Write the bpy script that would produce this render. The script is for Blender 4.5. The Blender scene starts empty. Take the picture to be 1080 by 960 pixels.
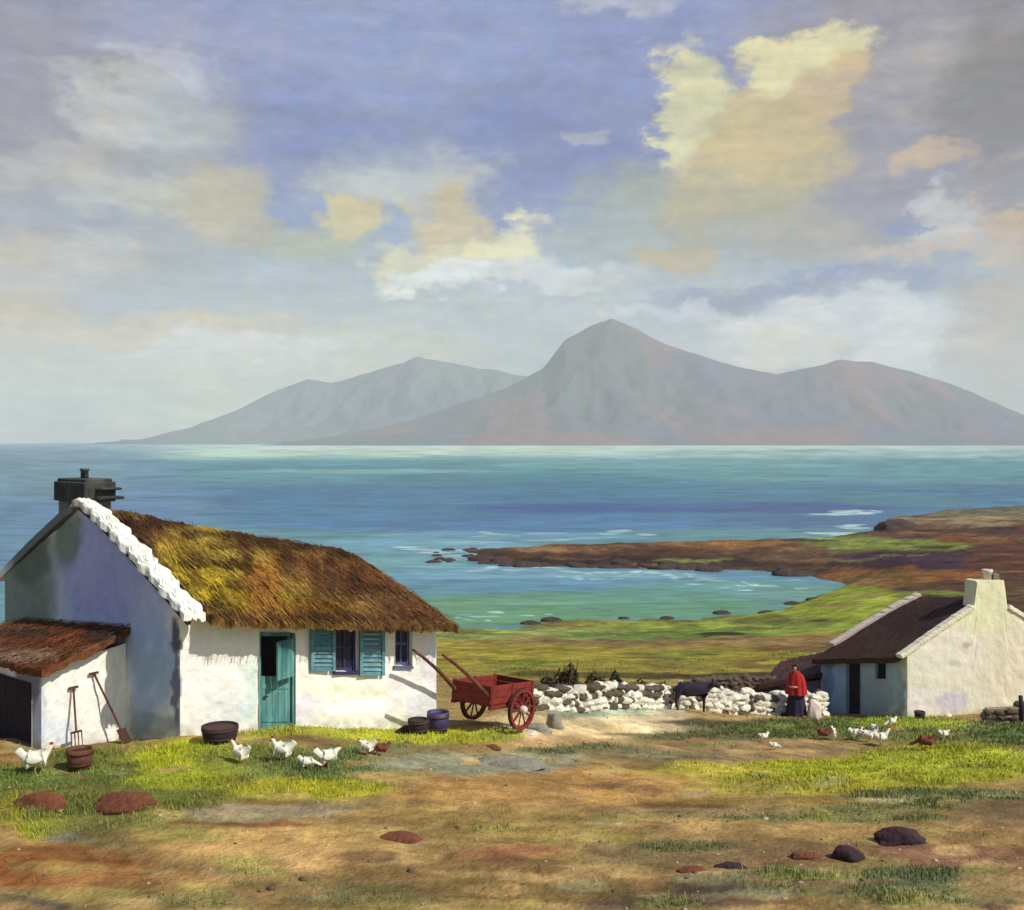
import bpy, bmesh, math, random
import numpy as np
from mathutils import Vector, Matrix
random.seed(7); rng = np.random.default_rng(7)
F = 1100.0; HV = 465.0; SEA = -22.0
sc = bpy.context.scene; col = sc.collection
V3 = lambda *a: np.array(a, float)
def P(u, v, D): return V3((u-540)/F*D, D, -(v-HV)/F*D)
def lin(c):
    c = np.asarray(c, float)/255.0
    return np.where(c <= .04045, c/12.92, ((c+.055)/1.055)**2.4)
# ------------------------------------------------------------------ noise
def vnoise(x, y, seed=0):
    x = np.asarray(x, float); y = np.asarray(y, float)
    xi = np.floor(x).astype(np.int64); yi = np.floor(y).astype(np.int64)
    fx = x-xi; fy = y-yi; fx = fx*fx*(3-2*fx); fy = fy*fy*(3-2*fy)
    def h(a, b):
        n = (a*374761393 + b*668265263 + seed*974711) & 0x7fffffff
        n = ((n ^ (n >> 13))*1274126177) & 0x7fffffff
        n = (n ^ (n >> 16))
        return (n & 0xffff)/65535.0
    return (h(xi, yi)*(1-fx)+h(xi+1, yi)*fx)*(1-fy) + (h(xi, yi+1)*(1-fx)+h(xi+1, yi+1)*fx)*fy
def fbm(x, y, o=4, seed=0):
    s = 0; a = 1; t = 0
    for k in range(o):
        s = s + a*vnoise(x*2**k, y*2**k, seed+k*17); t += a; a *= .5
    return s/t-.5
# ------------------------------------------------------------------ object helpers
def link(o, parent=None):
    col.objects.link(o)
    if parent is not None: o.parent = parent
    return o
def tag(o, label=None, cat=None, group=None, kind=None):
    if label: o['label'] = label
    if cat: o['category'] = cat
    if group: o['group'] = group
    if kind: o['kind'] = kind
    return o
def empty(name, loc, label, cat, group=None, rz=0.0):
    o = bpy.data.objects.new(name, None); o.location = Vector(loc); o.rotation_euler = (0, 0, rz)
    o.empty_display_size = .2
    link(o); return tag(o, label, cat, group)
def setcol(me, cols):
    a = me.color_attributes.new('Col', 'FLOAT_COLOR', 'POINT')
    c = np.ones((len(me.vertices), 4)); c[:, :3] = cols
    a.data.foreach_set('color', c.astype(np.float32).ravel())
def mesh(name, vs, fs, mat, parent=None, cols=None, smooth=False, loc=None):
    vs = np.asarray(vs, float)
    off = V3(0, 0, 0)
    if parent is not None and loc is None: off = np.array(parent.location)
    if loc is not None: off = np.asarray(loc, float)
    me = bpy.data.meshes.new(name)
    me.from_pydata((vs-off).tolist(), [], fs if isinstance(fs, list) else fs.tolist())
    if smooth: me.polygons.foreach_set('use_smooth', [True]*len(me.polygons))
    if cols is not None: setcol(me, cols)
    me.update()
    o = bpy.data.objects.new(name, me); link(o, parent)
    if parent is None and loc is not None: o.location = Vector(off)
    me.materials.append(mat)
    return o
def gridfaces(nr, nc, flip=False, mask=None):
    i = np.arange(nr-1)[:, None]*nc + np.arange(nc-1)[None, :]
    f = np.stack([i, i+1, i+nc+1, i+nc], -1).reshape(-1, 4)
    if flip: f = f[:, ::-1]
    if mask is not None: f = f[mask.reshape(-1)]
    return f
class MB:
    def __init__(s): s.v = []; s.f = []
    def add(s, vs, fs):
        b = len(s.v); s.v += [tuple(map(float, p)) for p in vs]; s.f += [[i+b for i in f] for f in fs]; return s
    def box(s, c, ax, ay, az):
        c, ax, ay, az = [np.asarray(q, float) for q in (c, ax, ay, az)]
        vs = [c+sx*ax+sy*ay+sz*az for sz in (-1, 1) for sy in (-1, 1) for sx in (-1, 1)]
        return s.add(vs, [[0, 2, 3, 1], [4, 5, 7, 6], [0, 1, 5, 4], [2, 6, 7, 3], [0, 4, 6, 2], [1, 3, 7, 5]])
    def bar(s, a, b, w, h=None):
        a = np.asarray(a, float); b = np.asarray(b, float); h = h or w
        d = (b-a); L = np.linalg.norm(d); d = d/L
        up = V3(0, 0, 1) if abs(d[2]) < .9 else V3(1, 0, 0)
        x = np.cross(d, up); x /= np.linalg.norm(x); z = np.cross(x, d)
        return s.box((a+b)/2, d*L/2, x*w/2, z*h/2)
    def tube(s, pts, rad, n=10):
        pts = [np.asarray(p, float) for p in pts]
        if not hasattr(rad, '__len__'): rad = [rad]*len(pts)
        b = len(s.v); k = len(pts)
        for i, p in enumerate(pts):
            d = pts[min(i+1, k-1)]-pts[max(i-1, 0)]; d /= np.linalg.norm(d)
            up = V3(0, 0, 1) if abs(d[2]) < .9 else V3(1, 0, 0)
            x = np.cross(d, up); x /= np.linalg.norm(x); z = np.cross(x, d)
            for j in range(n):
                a = 2*math.pi*j/n; s.v.append(tuple(p+rad[i]*(math.cos(a)*x+math.sin(a)*z)))
        for i in range(k-1):
            for j in range(n):
                s.f.append([b+i*n+j, b+i*n+(j+1) % n, b+(i+1)*n+(j+1) % n, b+(i+1)*n+j])
        s.f.append([b+j for j in range(n)][::-1]); s.f.append([b+(k-1)*n+j for j in range(n)])
        return s
    def lathe(s, c, prof, n=20, sx=1, sy=1):
        b = len(s.v); k = len(prof)
        for r, z in prof:
            for j in range(n):
                a = 2*math.pi*j/n; s.v.append((c[0]+sx*r*math.cos(a), c[1]+sy*r*math.sin(a), c[2]+z))
        for i in range(k-1):
            for j in range(n):
                s.f.append([b+i*n+j, b+i*n+(j+1) % n, b+(i+1)*n+(j+1) % n, b+(i+1)*n+j])
        s.f.append([b+j for j in range(n)][::-1]); s.f.append([b+(k-1)*n+j for j in range(n)])
        return s
    def out(s, name, mat, parent=None, smooth=False, cols=None, loc=None):
        return mesh(name, s.v, s.f, mat, parent, cols, smooth, loc)
def bevel(o, w=.01, n=1):
    m = o.modifiers.new('bevel', 'BEVEL'); m.width = w; m.segments = n; m.limit_method = 'ANGLE'; return o
# ------------------------------------------------------------------ materials
def mat(name, color=(.5, .5, .5), rough=.8, attr=False, nscale=6.0, namt=.35, bump=.3, bscale=25.0, bdist=.02,
        c2=None, spec=.3, stretch=(1, 1, 1), metal=0):
    m = bpy.data.materials.new(name); m.use_nodes = True
    nt = m.node_tree; N = nt.nodes; L = nt.links; N.clear()
    out = N.new('ShaderNodeOutputMaterial'); b = N.new('ShaderNodeBsdfPrincipled')
    b.inputs['Roughness'].default_value = rough; b.inputs['Metallic'].default_value = metal
    b.inputs['Specular IOR Level'].default_value = spec
    L.new(b.outputs[0], out.inputs[0])
    tc = N.new('ShaderNodeTexCoord'); mp = N.new('ShaderNodeMapping'); mp.inputs['Scale'].default_value = stretch
    L.new(tc.outputs['Object'], mp.inputs[0])
    n1 = N.new('ShaderNodeTexNoise'); n1.inputs['Scale'].default_value = nscale; n1.inputs['Detail'].default_value = 8
    n1.inputs['Roughness'].default_value = .65
    L.new(mp.outputs[0], n1.inputs['Vector'])
    mr = N.new('ShaderNodeMapRange'); mr.inputs['From Min'].default_value = .3; mr.inputs['From Max'].default_value = .7
    mr.inputs['To Min'].default_value = 1-namt; mr.inputs['To Max'].default_value = 1+namt
    L.new(n1.outputs['Fac'], mr.inputs['Value'])
    if attr:
        at = N.new('ShaderNodeAttribute'); at.attribute_name = 'Col'; base = at.outputs['Color']
    else:
        if c2 is None:
            rgb = N.new('ShaderNodeRGB'); rgb.outputs[0].default_value = (*color, 1); base = rgb.outputs[0]
        else:
            n3 = N.new('ShaderNodeTexNoise'); n3.inputs['Scale'].default_value = nscale*.4; n3.inputs['Detail'].default_value = 5
            L.new(mp.outputs[0], n3.inputs['Vector'])
            cr = N.new('ShaderNodeValToRGB'); cr.color_ramp.elements[0].position = .38; cr.color_ramp.elements[1].position = .62
            cr.color_ramp.elements[0].color = (*color, 1); cr.color_ramp.elements[1].color = (*c2, 1)
            L.new(n3.outputs['Fac'], cr.inputs[0]); base = cr.outputs[0]
    if name == 'turf and soil':
        for sc_, lo, hi in ((.55, .72, 1.28), (1.7, .8, 1.2)):
            nz = N.new('ShaderNodeTexNoise'); nz.inputs['Scale'].default_value = sc_; nz.inputs['Detail'].default_value = 6; L.new(mp.outputs[0], nz.inputs['Vector'])
            m2 = N.new('ShaderNodeMapRange'); m2.inputs['From Min'].default_value = .35; m2.inputs['From Max'].default_value = .65; m2.inputs['To Min'].default_value = lo; m2.inputs['To Max'].default_value = hi; L.new(nz.outputs['Fac'], m2.inputs['Value'])
            ms = N.new('ShaderNodeVectorMath'); ms.operation = 'SCALE'; L.new(base, ms.inputs[0]); L.new(m2.outputs[0], ms.inputs['Scale']); base = ms.outputs[0]
    mul = N.new('ShaderNodeVectorMath'); mul.operation = 'SCALE'
    L.new(base, mul.inputs[0]); L.new(mr.outputs[0], mul.inputs['Scale'])
    L.new(mul.outputs[0], b.inputs['Base Color'])
    if bump > 0:
        n2 = N.new('ShaderNodeTexNoise'); n2.inputs['Scale'].default_value = bscale; n2.inputs['Detail'].default_value = 6
        L.new(mp.outputs[0], n2.inputs['Vector'])
        bp = N.new('ShaderNodeBump'); bp.inputs['Strength'].default_value = bump; bp.inputs['Distance'].default_value = bdist
        L.new(n2.outputs['Fac'], bp.inputs['Height']); L.new(bp.outputs[0], b.inputs['Normal'])
    return m
C = lambda *c: tuple(lin(c))
M = {}
M['ground'] = mat('turf and soil', attr=True, rough=.95, nscale=5, namt=.32, bump=.7, bscale=14, bdist=.06, spec=.1)
M['grass'] = mat('grass blades', attr=True, rough=.8, nscale=3, namt=.15, bump=0, spec=.15)
M['lime'] = mat('rough limewash', attr=True, rough=.9, nscale=4, namt=.08, bump=.45, bscale=5, bdist=.05, spec=.15)
M['thatch'] = mat('weathered thatch', attr=True, rough=.95, nscale=9, namt=.4, bump=.8, bscale=22, bdist=.05, spec=.08)
M['slate'] = mat('old dark roof', attr=True, rough=.85, nscale=5, namt=.35, bump=.6, bscale=9, bdist=.05, spec=.2)
M['teal'] = mat('teal painted boards', C(98, 148, 140), .6, nscale=8, namt=.3, bump=.4, bscale=20, c2=C(60, 108, 110), stretch=(1, 1, .25))
M['shutter'] = mat('blue green shutter paint', C(104, 150, 156), .6, nscale=8, namt=.25, bump=.3, c2=C(84, 128, 138))
M['violet'] = mat('dark violet frame paint', C(72, 60, 100), .55, nscale=8, namt=.3, bump=.3, c2=C(52, 46, 78))
M['slateblue'] = mat('slate blue board paint', C(92, 96, 124), .6, nscale=8, namt=.25, bump=.3)
M['dark'] = mat('dark weathered wood', C(46, 34, 40), .85, nscale=10, namt=.4, bump=.5, stretch=(1, 1, .3))
M['wood'] = mat('brown weathered wood', C(110, 66, 44), .8, nscale=10, namt=.4, bump=.4, c2=C(80, 46, 32))
M['cream'] = mat('cream limewash stone', C(228, 220, 190), .9, nscale=4, namt=.1, bump=.5, bscale=6, bdist=.04)
M['red'] = mat('worn red cart paint', C(126, 44, 34), .75, nscale=9, namt=.35, bump=.4, c2=C(112, 42, 34))
M['iron'] = mat('rusty iron', C(70, 44, 34), .7, nscale=20, namt=.4, bump=.4)
M['soot'] = mat('sooty chimney stone', C(74, 78, 70), .95, nscale=5, namt=.4, bump=.7, bscale=8, bdist=.05, c2=C(50, 52, 52))
M['rock'] = mat('dark shore rock', C(82, 62, 52), .95, nscale=3, namt=.4, bump=.9, bscale=6, bdist=.08, c2=C(58, 48, 46))
M['peat'] = mat('dark peat', C(66, 44, 44), .95, nscale=6, namt=.4, bump=.9, bscale=12, bdist=.06, c2=C(48, 34, 38))
M['redsoil'] = mat('red brown soil', C(122, 72, 46), .95, nscale=5, namt=.35, bump=.9, bscale=12, bdist=.06, c2=C(96, 54, 36))
M['grey'] = mat('grey lichen stone', C(150, 140, 122), .9, nscale=5, namt=.3, bump=.8, bscale=9, bdist=.05, c2=C(118, 116, 100))
M['whitestone'] = mat('whitewashed rubble', attr=True, rough=.92, nscale=8, namt=.15, bump=.7, bscale=10, bdist=.04, spec=.15)
M['leaf'] = mat('dark shrub leaves', C(66, 66, 38), .8, nscale=3, namt=.5, bump=0, c2=C(44, 42, 26))
M['glass'] = mat('dark window glass', C(40, 44, 66), .08, nscale=3, namt=.2, bump=.05, spec=.5)
M['feather'] = mat('white feathers', C(224, 218, 196), .9, nscale=20, namt=.12, bump=.5, bscale=60, bdist=.01)
M['bfeather'] = mat('brown feathers', C(112, 60, 40), .9, nscale=20, namt=.3, bump=.5, bscale=60, bdist=.01)
M['comb'] = mat('red comb', C(180, 40, 30), .6, bump=0)
M['beak'] = mat('yellow horn', C(200, 150, 60), .6, bump=0)
M['hide'] = mat('black calf hide', C(44, 36, 48), .75, nscale=8, namt=.3, bump=.3)
M['white'] = mat('white hair', C(225, 218, 205), .85, bump=0)
M['skin'] = mat('skin', C(205, 150, 120), .6, nscale=10, namt=.08, bump=0)
M['shawl'] = mat('red wool', C(170, 36, 34), .9, nscale=14, namt=.3, bump=.6, bscale=40)
M['skirt'] = mat('dark blue wool', C(44, 40, 66), .9, nscale=14, namt=.3, bump=.6, bscale=30)
M['hair'] = mat('dark hair', C(40, 28, 24), .7, bump=.2)
M['linen'] = mat('pale linen', C(214, 196, 182), .9, nscale=10, namt=.15, bump=.5)
# ------------------------------------------------------------------ camera
cd = bpy.data.cameras.new('camera'); cam = bpy.data.objects.new('camera', cd); link(cam)
cam.location = (0, 0, 0); cam.rotation_euler = (math.radians(90), 0, 0)
cd.sensor_width = 36; cd.sensor_fit = 'HORIZONTAL'; cd.lens = 36*F/1080
cd.shift_y = -(480-HV)/1080.0
cd.clip_end = 60000; cd.clip_start = .1
sc.camera = cam
# ------------------------------------------------------------------ sun
S = V3(.85, -.52, 0); S /= np.linalg.norm(S); EL = math.radians(44)
sdir = V3(S[0]*math.cos(EL), S[1]*math.cos(EL), math.sin(EL))
sl = bpy.data.lights.new('sun', 'SUN'); sl.energy = 4.5; sl.angle = math.radians(.6); sl.color = (1, .955, .88)
so = bpy.data.objects.new('sun', sl); link(so); so.rotation_euler = Vector(sdir).to_track_quat('Z', 'Y').to_euler()
so.location = (30, -20, 40)
# ------------------------------------------------------------------ world sky with clouds
w = bpy.data.worlds.new('World'); sc.world = w; w.use_nodes = True
nt = w.node_tree; N = nt.nodes; L = nt.links; N.clear()
wo = N.new('ShaderNodeOutputWorld'); bg = N.new('ShaderNodeBackground'); bg.inputs[1].default_value = .11
L.new(bg.outputs[0], wo.inputs[0])
sky = N.new('ShaderNodeTexSky'); sky.sky_type = 'NISHITA'; sky.sun_disc = False
sky.sun_elevation = EL; sky.sun_rotation = math.atan2(sdir[0], sdir[1])
sky.air_density = 1; sky.dust_density = 1.0; sky.ozone_density = 2
tc = N.new('ShaderNodeTexCoord'); sep = N.new('ShaderNodeSeparateXYZ'); L.new(tc.outputs['Generated'], sep.inputs[0])
def mth(op, a, b=None, cl=False):
    n = N.new('ShaderNodeMath'); n.operation = op; n.use_clamp = cl
    for i, q in enumerate((a, b)):
        if q is None: continue
        if isinstance(q, (int, float)): n.inputs[i].default_value = q
        else: L.new(q, n.inputs[i])
    return n.outputs[0]
# azimuth and elevation of the direction looked in (the clouds stand at fixed bearings in the sky)
az = mth('ARCTAN2', sep.outputs[0], sep.outputs[1]); el = mth('ARCSINE', sep.outputs[2])
cmb = N.new('ShaderNodeCombineXYZ'); L.new(az, cmb.inputs[0]); L.new(el, cmb.inputs[1])
def noise(vec, scale, det, rough=.6):
    n = N.new('ShaderNodeTexNoise'); n.inputs['Scale'].default_value = scale; n.inputs['Detail'].default_value = det
    n.inputs['Roughness'].default_value = rough; L.new(vec, n.inputs['Vector']); return n
def vm(op, a, b):
    n = N.new('ShaderNodeVectorMath'); n.operation = op
    for i, q in enumerate((a, b)):
        if isinstance(q, tuple): n.inputs[i].default_value = q
        else: L.new(q, n.inputs[i])
    return n
mpn = N.new('ShaderNodeMapping'); mpn.inputs['Scale'].default_value = (1, 1.7, 1); L.new(cmb.outputs[0], mpn.inputs[0])
na = noise(mpn.outputs[0], 9, 7, .62); nb = noise(mpn.outputs[0], 34, 6, .6)
da = vm('MULTIPLY', vm('SUBTRACT', na.outputs['Color'], (.5, .5, .5)).outputs[0], (.17, .105, 0))
db = vm('MULTIPLY', vm('SUBTRACT', nb.outputs['Color'], (.5, .5, .5)).outputs[0], (.055, .035, 0))
coord = vm('ADD', vm('ADD', cmb.outputs[0], da.outputs[0]).outputs[0], db.outputs[0]).outputs[0]
SK = [  # u, v, ru, rv, rgb, opacity, softness
 (540, 60, 900, 200, (142, 152, 192), .92, .9),
 (480, 40, 230, 70, (140, 152, 196), .8, .8),
 (300, 150, 160, 70, (110, 122, 178), .9, .8),
 (590, 160, 170, 90, (106, 118, 174), .9, .8),
 (700, 60, 120, 70, (128, 138, 184), .7, .8),
 (460, 390, 900, 130, (176, 184, 182), .95, .7),
 (110, 190, 170, 150, (164, 166, 166), .92, .7),
 (40, 80, 120, 110, (144, 138, 150), .85, .8),
 (190, 40, 120, 40, (158, 158, 186), .6, .8),
 (60, 240, 60, 40, (150, 156, 176), .6, .8),
 (180, 120, 60, 40, (186, 188, 184), .6, .7),
 (160, 405, 300, 66, (212, 214, 186), .95, .8),
 (60, 440, 240, 44, (204, 216, 188), .9, .8),
 (420, 370, 120, 30, (204, 206, 176), .8, .7),
 (540, 452, 900, 16, (196, 200, 186), .7, .8),
 (15, 310, 60, 70, (214, 188, 142), .85, .8),
 (110, 120, 60, 30, (196, 196, 190), .8, .6),
 (150, 215, 80, 26, (192, 192, 180), .8, .6),
 (60, 170, 50, 26, (186, 182, 176), .7, .6),
 (180, 75, 50, 16, (190, 190, 204), .7, .6),
 (90, 265, 70, 14, (196, 192, 180), .7, .6),
 (200, 346, 150, 18, (216, 196, 152), .9, .8),
 (250, 378, 90, 16, (214, 212, 204), .8, .8),
 (150, 300, 140, 30, (172, 178, 184), .8, .7),
 (240, 215, 60, 36, (190, 176, 140), .85, .6),
 (330, 250, 80, 28, (178, 178, 140), .8, .6),
 (410, 175, 100, 30, (160, 168, 178), .75, .7),
 (430, 192, 110, 26, (190, 194, 190), .85, .6),
 (380, 226, 34, 22, (212, 194, 128), .9, .5),
 (372, 300, 120, 30, (168, 178, 180), .7, .7),
 (470, 228, 46, 40, (208, 186, 132), .9, .6),
 (530, 256, 60, 30, (242, 232, 176), 1, .5),
 (450, 272, 50, 18, (230, 220, 160), .8, .5),
 (470, 296, 60, 20, (240, 242, 230), 1, .5),
 (600, 290, 110, 20, (220, 222, 220), .9, .6),
 (560, 340, 200, 30, (180, 190, 196), .7, .8),
 (980, 90, 210, 170, (146, 138, 148), .95, .5),
 (1000, 60, 80, 60, (170, 164, 160), .6, .7),
 (1060, 120, 60, 120, (112, 104, 102), .8, .8),
 (930, 215, 150, 70, (140, 136, 152), .9, .6),
 (700, 215, 110, 50, (160, 164, 144), .85, .5),
 (650, 250, 80, 36, (160, 172, 172), .8, .6),
 (775, 200, 66, 50, (184, 168, 120), .85, .7),
 (840, 250, 80, 36, (166, 160, 142), .75, .6),
 (715, 262, 52, 16, (190, 164, 116), .85, .65),
 (796, 135, 92, 58, (206, 186, 126), .95, .65),
 (728, 108, 36, 58, (222, 216, 164), .95, .45),
 (845, 62, 62, 34, (228, 218, 162), 1, .4),
 (880, 95, 44, 28, (210, 180, 128), .8, .5),
 (806, 140, 70, 40, (204, 180, 120), .7, .7),
 (620, 140, 40, 12, (176, 178, 184), .7, .6),
 (650, 10, 60, 14, (188, 188, 200), .7, .6),
 (985, 172, 52, 20, (204, 172, 132), .8, .65),
 (1000, 232, 44, 26, (206, 200, 194), .85, .5),
 (952, 232, 30, 13, (112, 128, 172), .95, .4),
 (1052, 238, 22, 24, (206, 170, 130), .9, .5),
 (990, 268, 90, 14, (198, 178, 160), .85, .6),
 (700, 290, 90, 16, (168, 176, 182), .7, .7),
 (850, 306, 170, 15, (118, 128, 170), .95, .6),
 (560, 320, 60, 10, (196, 202, 204), .5, .6),
 (870, 350, 170, 40, (214, 216, 214), .95, .6),
 (800, 345, 60, 14, (226, 228, 224), .8, .6),
 (700, 325, 90, 12, (206, 210, 212), .8, .6),
 (250, 372, 130, 16, (232, 230, 216), .9, .6),
 (120, 350, 90, 14, (226, 206, 168), .8, .6),
 (820, 372, 52, 26, (228, 220, 184), .9, .5),
 (950, 372, 50, 50, (226, 228, 228), .9, .6),
 (1060, 350, 50, 80, (186, 162, 132), .8, .7),
 (720, 350, 60, 24, (178, 186, 190), .7, .7),
]
cur = sky.outputs[0]
for (u, v, ru, rv, rgb, op, soft) in SK:
    ca = math.atan((u-540)/F); rr = math.hypot(1, (u-540)/F)
    ce = math.atan((HV-v)/F/rr)
    sb = vm('SUBTRACT', coord, (ca, ce, 0)); sm = vm('MULTIPLY', sb.outputs[0], (F/ru, F/rv, 0))
    ln = N.new('ShaderNodeVectorMath'); ln.operation = 'LENGTH'; L.new(sm.outputs[0], ln.inputs[0])
    mr = N.new('ShaderNodeMapRange'); mr.interpolation_type = 'SMOOTHSTEP'
    mr.inputs['From Min'].default_value = 1+soft*.35; mr.inputs['From Max'].default_value = 1-soft*.85
    mr.inputs['To Min'].default_value = 0; mr.inputs['To Max'].default_value = op
    L.new(ln.outputs['Value'], mr.inputs['Value'])
    mx = N.new('ShaderNodeMix'); mx.data_type = 'RGBA'
    L.new(mr.outputs[0], mx.inputs[0]); L.new(cur, mx.inputs[6])
    mx.inputs[7].default_value = (*(lin(rgb)*9.3), 1); cur = mx.outputs[2]
# brushy variation inside the clouds
nc = noise(mpn.outputs[0], 60, 5, .55)
mpd = N.new('ShaderNodeMapping'); mpd.inputs['Scale'].default_value = (.5, 2.2, 1); mpd.inputs['Rotation'].default_value = (0, 0, .15); L.new(cmb.outputs[0], mpd.inputs[0])
nd = noise(mpd.outputs[0], 26, 6, .6)
f1 = mth('ADD', mth('MULTIPLY', mth('SUBTRACT', nc.outputs['Fac'], .5), .45), mth('MULTIPLY', mth('SUBTRACT', nd.outputs['Fac'], .5), .75))
f1 = mth('ADD', f1, 1.0)
sc1 = N.new('ShaderNodeVectorMath'); sc1.operation = 'SCALE'; L.new(cur, sc1.inputs[0]); L.new(f1, sc1.inputs['Scale'])
ne_ = noise(mpn.outputs[0], 17, 7, .65); ng_ = mth('MULTIPLY', mth('SUBTRACT', ne_.outputs['Fac'], .42), 3.2, True)
hv_ = N.new('ShaderNodeMix'); hv_.data_type = 'RGBA'; L.new(ng_, hv_.inputs[0]); hv_.inputs[6].default_value = (.90, .94, 1.04, 1); hv_.inputs[7].default_value = (1.13, 1.07, .93, 1)
fin = vm('MULTIPLY', sc1.outputs[0], hv_.outputs[2]); L.new(fin.outputs[0], bg.inputs[0])
# ------------------------------------------------------------------ terrain height from control points
CP = []  # X, Y, Z
def cpv(u, v, D): p = P(u, v, D); CP.append((p[0], p[1], p[2]))
def cpz(u, D, Z): CP.append(((u-540)/F*D, D, Z))
for u in (-500, -100, 200, 540, 880, 1200, 1700): cpz(u, 11, -4.93)
for X in (-30, -10, 0, 10, 30): CP.append((X, -10, -4.2)); CP.append((X, 0, -4.4))
for u, v, D in [(20, 850, 14.2), (200, 850, 14.5), (400, 850, 15.2), (560, 850, 15.6), (800, 850, 16.4), (1000, 850, 17),
                (540, 900, 13), (850, 900, 13.4), (1060, 900, 13.5), (100, 900, 12.7), (-100, 800, 16.5),
                (0, 793, 17.3), (45, 793, 17.7), (133, 786, 18.5), (190, 776, 18), (190, 800, 16.8), (330, 769, 19.6), (330, 800, 17.3), (460, 766, 21.5),
                (440, 800, 18.2), (520, 764, 21.8), (560, 800, 19.6), (620, 790, 21.5), (570, 747, 25.5), (640, 743, 28), (700, 744, 31),
                (640, 768, 25), (700, 778, 25), (800, 800, 23), (900, 800, 24), (1080, 800, 23), (790, 764, 30), (850, 758, 33),
                (957, 757, 33), (1040, 752, 33.5), (1080, 748, 33.6), (1200, 750, 34), (900, 775, 28.5), (1060, 775, 28),
                (870, 753, 36.8), (800, 745, 37)]: cpv(u, v, D)
for u, D, Z in [(-500, 20, -5.4), (-300, 24, -6.2), (0, 25, -6.6), (200, 26, -7), (350, 28, -7.6), (-500, 45, -11), (-100, 45, -11), (200, 45, -11), (400, 40, -9.9),
                (500, 36, -9.3), (560, 34, -8.9), (640, 36, -9.2), (720, 37, -9.4), (560, 44, -10.3), (640, 46, -10.55), (720, 46, -10.5), (800, 44, -10.1), (860, 44, -10.0),
                (950, 45, -10.2), (1080, 45, -9.8), (1400, 45, -8.5), (1700, 30, -6),
                (0, 80, -17), (480, 66, -13.8), (560, 66, -13.8), (700, 66, -13.6), (820, 66, -13.2), (900, 62, -12.0), (1000, 65, -11.5), (1200, 65, -11),
                (480, 95, -18.6), (600, 95, -18.4), (740, 95, -17.9), (830, 95, -17.1), (900, 95, -15.8), (1000, 95, -14.4), (1200, 95, -13),
                (560, 112, -20.7), (700, 112, -20.4), (820, 115, -19.6), (900, 125, -18.4), (960, 125, -16.4), (1080, 125, -15.2),
                (900, 150, -20.0), (960, 160, -17.8), (1080, 160, -16.2), (1300, 160, -15), (960, 200, -17.8), (1080, 200, -16.6), (900, 200, -19.2),
                (1000, 240, -17.6), (1080, 250, -17.2), (1300, 250, -16), (1000, 280, -18.8), (1080, 300, -18.6), (1300, 320, -18),
                # headland spine
                (860, 200, -19.4), (800, 200, -19.3), (740, 200, -19.6), (680, 198, -19.5), (620, 198, -20), (560, 198, -20.3), (520, 198, -21.0), (498, 200, -21.5)]: cpz(u, D, Z)
SH = [(-600, 112), (-200, 112), (200, 118), (450, 124), (560, 125), (650, 127), (760, 131), (820, 136), (866, 144), (888, 158), (868, 170), (800, 176), (700, 180), (600, 182), (540, 185), (500, 190),
      (482, 200), (510, 208), (560, 212), (640, 216), (740, 222), (860, 232), (905, 250), (930, 275), (960, 305), (1080, 335), (1300, 360)]
for u, D in SH: cpz(u, D, SEA-.05)
for u, D in [(-600, 150), (-200, 140), (200, 150), (420, 150), (560, 142), (700, 148), (800, 154), (846, 158), (560, 165), (700, 165), (400, 200), (450, 185), (450, 215),
             (440, 200), (560, 240), (700, 250), (840, 270), (880, 300), (900, 350), (1080, 400), (1400, 450), (200, 300), (-400, 300), (500, 400), (700, 450)]: cpz(u, D, SEA-2.0)
CP = np.array(CP)
def feat(X, Y):
    q = Y+14.0
    return np.stack([X/q*2.2, np.log(np.maximum(q, .5))*1.6], -1)
FC = feat(CP[:, 0], CP[:, 1])
def ker(A, B):
    d = np.sqrt(((A[:, None, :]-B[None, :, :])**2).sum(-1)+1e-5); return d
K = ker(FC, FC); n = len(CP)
A = np.zeros((n+1, n+1)); A[:n, :n] = K - np.eye(n)*2e-3; A[:n, n] = 1; A[n, :n] = 1
sol = np.linalg.solve(A, np.concatenate([CP[:, 2], [0]]))
def H0(X, Y):
    X = np.atleast_1d(np.asarray(X, float)); Y = np.atleast_1d(np.asarray(Y, float)); out = np.empty(X.shape)
    for i in range(0, len(X), 20000):
        out[i:i+20000] = ker(feat(X[i:i+20000], Y[i:i+20000]), FC)@sol[:n]+sol[n]
    return out
def Hn(X, Y):
    X = np.atleast_1d(np.asarray(X, float)); Y = np.atleast_1d(np.asarray(Y, float))
    far = np.clip((Y-40)/120, 0, 1)
    return H0(X, Y) + fbm(X*.9, Y*.9, 4, 3)*.16*(1-far) + fbm(X*.12, Y*.12, 5, 9)*(.25+1.6*far) + fbm(X*3.1, Y*3.1, 3, 5)*.05*(1-far)
def Hs(x, y): return float(Hn([x], [y])[0])
def gp(u, v, D0=9.0, D1=330.0):   # where the line of sight through a picture point first meets the ground
    Ds = np.exp(np.linspace(math.log(D0), math.log(D1), 1500))
    x = (u-540)/F*Ds; z = -(v-HV)/F*Ds; h = Hn(x, Ds)
    k = np.argmax(h > z) if (h > z).any() else len(Ds)-1
    return V3(x[k], Ds[k], h[k])
def onground(u, D): x = (u-540)/F*D; return V3(x, D, Hs(x, D))
def sstep(a, b, x): t = np.clip((x-a)/(b-a), 0, 1); return t*t*(3-2*t)
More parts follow.
